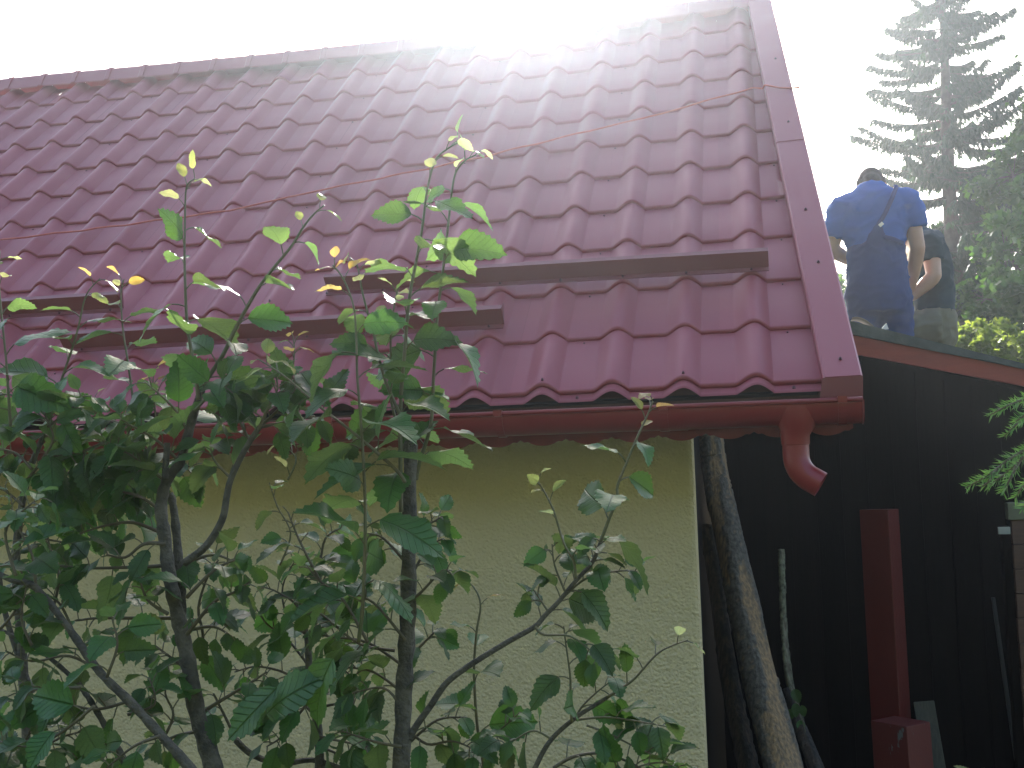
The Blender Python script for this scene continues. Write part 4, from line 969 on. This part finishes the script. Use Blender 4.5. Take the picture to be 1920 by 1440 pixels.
# --- cluster between: thin trunk at x 585
G_ = Sapling((at(600, 1440, 1.9).x, 1.9, .5), 'thin plum sapling between the crooked trunk and the straight thick stem'); Y = 1.9
G_.stem([(605, 1560), (600, 1440), (596, 1369), (585, 1312), (580, 1250), (575, 1190)], Y, .0085, .005, 'trunk', .1)
G_.stem([(442, 1387), (472, 1414), (525, 1432), (585, 1425), (640, 1440)], Y, .006, .004)
G_.shoot([(442, 1387), (430, 1360), (400, 1300)], Y, .004, .002, .04, .08, .5, None, 'twig')
for pts in ([(580, 1250), (540, 1200), (500, 1170), (480, 1140)], [(575, 1200), (560, 1140), (520, 1110), (490, 1100)], [(578, 1220), (610, 1170), (640, 1150), (655, 1120)], [(580, 1290), (530, 1260), (480, 1250), (440, 1260)], [(590, 1340), (540, 1300), (500, 1310), (470, 1330)],
            [(585, 1280), (630, 1250), (660, 1270)], [(590, 1330), (640, 1320), (690, 1340)], [(575, 1190), (580, 1140), (610, 1080), (600, 1040)], [(596, 1380), (640, 1390), (690, 1400)], [(590, 1300), (560, 1340), (530, 1380), (500, 1400)], [(575, 1190), (540, 1160), (530, 1100), (560, 1040)],
            [(600, 1400), (650, 1420), (700, 1440)], [(640, 1460), (660, 1400), (690, 1370)], [(600, 1060), (610, 1010), (640, 990)]):
    G_.shoot(pts, Y + rnd(-.1, .1), .0028, .0012, .0225, .076, .12, None, 'twig')
# big near leaves
for (px, py, tx, ty, sz) in ((625, 1235, 570, 1325, .115), (520, 1290, 440, 1370, .14), (500, 1340, 560, 1270, .10)):
    p = at(px, py, 1.45); q = at(tx, ty, 1.43); put_leaf(G_.root, p, q - p, Vector((-.3, -.9, .8)), (q - p).length * 1.05, 'm')
G_.done()
# --- left edge saplings
H_ = Sapling((at(350, 1440, 1.6).x, 1.6, .6), 'leaning plum sapling whose trunk slants up to the left edge'); Y = 1.6
H_.stem([(430, 1530), (356, 1440), (307, 1384), (244, 1316), (187, 1260), (131, 1181), (67, 1102), (22, 1087), (-40, 1060)], Y, .0078, .0042, 'trunk', .08)
H_.stem([(260, 1480), (240, 1440), (210, 1384), (176, 1324), (150, 1286), (112, 1249), (60, 1210), (0, 1180)], Y + .1, .006, .003, bumps=.1)
for pts in ([(140, 1190), (110, 1130), (60, 1100), (20, 1040)], [(187, 1260), (130, 1230), (60, 1240), (10, 1220)], [(67, 1102), (60, 1040), (30, 980), (20, 930)], [(100, 1140), (110, 1080), (90, 1010), (100, 960)], [(240, 1315), (180, 1330), (110, 1320), (50, 1340)],
            [(200, 1270), (220, 1210), (210, 1160)], [(176, 1324), (120, 1370), (60, 1400), (0, 1390)], [(150, 1290), (90, 1290), (30, 1300)], [(210, 1384), (170, 1420), (120, 1440)], [(60, 1210), (40, 1160), (50, 1100)], [(240, 1340), (290, 1320), (280, 1270)],
            [(300, 1380), (250, 1400), (200, 1440)], [(30, 1080), (10, 1000), (40, 960), (80, 930)], [(0, 1180), (30, 1140), (20, 1100)], [(60, 1440), (100, 1390), (160, 1370)], [(0, 1440), (40, 1400), (60, 1350), (30, 1310)], [(307, 1384), (325, 1340), (310, 1300), (318, 1260)]):
    H_.shoot(pts, Y + rnd(-.1, .15), .0028, .0012, .0215, .074, .1, None, 'twig')
H_.done()
K_ = Sapling((at(60, 1440, 1.85).x, 1.85, .5), 'dense leafy plum sapling at the far left edge with several thin red brown shoots'); Y = 1.85
K_.stem([(60, 1560), (50, 1400), (40, 1200), (30, 1050), (50, 900), (90, 800)], Y, .009, .005, 'trunk', .1)
K_.stem([(60, 1300), (10, 1150), (-10, 1000)], Y, .006, .004)
K_.shoot([(80, 830), (107, 743), (117, 707), (133, 660), (147, 613), (157, 567), (168, 543), (188, 522)], Y - .05, .003, .001, .034, .074, .05, nred=1)
K_.shoot([(255, 800), (250, 753), (240, 680), (230, 613), (227, 547), (233, 523)], Y, .003, .001, .036, .070, .05, nred=1)
K_.shoot([(20, 800), (15, 727), (12, 680), (3, 590), (-2, 520), (0, 470)], Y - .1, .003, .001, .032, .072, .02)
K_.shoot([(187, 830), (182, 780), (175, 745)], Y - .05, .0018, .001, .025, .05, .2)
K_.shoot([(292, 790), (290, 757), (287, 720), (288, 700)], Y - .05, .0018, .001, .025, .05, .2, nred=1)
for pts in ([(50, 900), (90, 860), (150, 850), (200, 870)], [(90, 800), (60, 760), (20, 740), (-20, 745)], [(90, 800), (130, 770), (160, 740)], [(60, 880), (30, 850), (-10, 840)], [(50, 900), (110, 900), (170, 910), (240, 900)], [(40, 980), (100, 950), (150, 940), (180, 960)],
            [(90, 800), (150, 800), (200, 790), (250, 800)], [(45, 950), (10, 920), (-20, 900)], [(100, 900), (160, 880), (220, 900), (290, 890)], [(150, 850), (200, 830), (260, 830)], [(40, 1000), (80, 1010), (140, 1020)], [(170, 910), (220, 950), (280, 950)],
            [(80, 860), (100, 820), (80, 770)], [(200, 880), (260, 860), (320, 880), (370, 870)]):
    K_.shoot(pts, Y + rnd(-.12, .12), .003, .0013, .0195, .080, .08, None, 'twig')
K_.done()
# ivy leaves clinging to the stick, weed tip at the lower right
iv = empty('ivy', at(1492, 1330, 4.94), 'small ivy sprig climbing the lichen spotted stick', 'plant')
MB().tube([at(1480, 1280, 4.97), at(1494, 1300, 4.95), at(1500, 1330, 4.94), at(1512, 1380, 4.9)], .002, 5).build('stem', m_shoot, iv)
for (x, y, s) in ((1488, 1292, .05), (1492, 1318, .05), (1486, 1330, .045), (1503, 1322, .04), (1500, 1350, .04)):
    p = at(x, y, 4.93); put_leaf(iv, p, Vector((rnd(-.4, .6), -.2, -.6)), Vector((0, -1, .3)), s, 'm')
wd = empty('weed', (at(1822, 1470, 2.6).x, 2.6, .2), 'pale green weed tip showing at the bottom edge on the right', 'plant')
MB().tube([(wd.location.x, 2.6, .2), (wd.location.x, 2.6, at(0, 1455, 2.6).z)], .003, 5).build('stem', m_shoot, wd)
for k in range(9):
    a = k * 2.4; put_leaf(wd, at(1822, 1452 + k * 4, 2.6), Vector((math.cos(a), math.sin(a), .5)), Vector((0, 0, 1)), .045, 'y')
print('tiles', nt_, 'leaves', LEAVES, 'objects', len(bpy.data.objects))
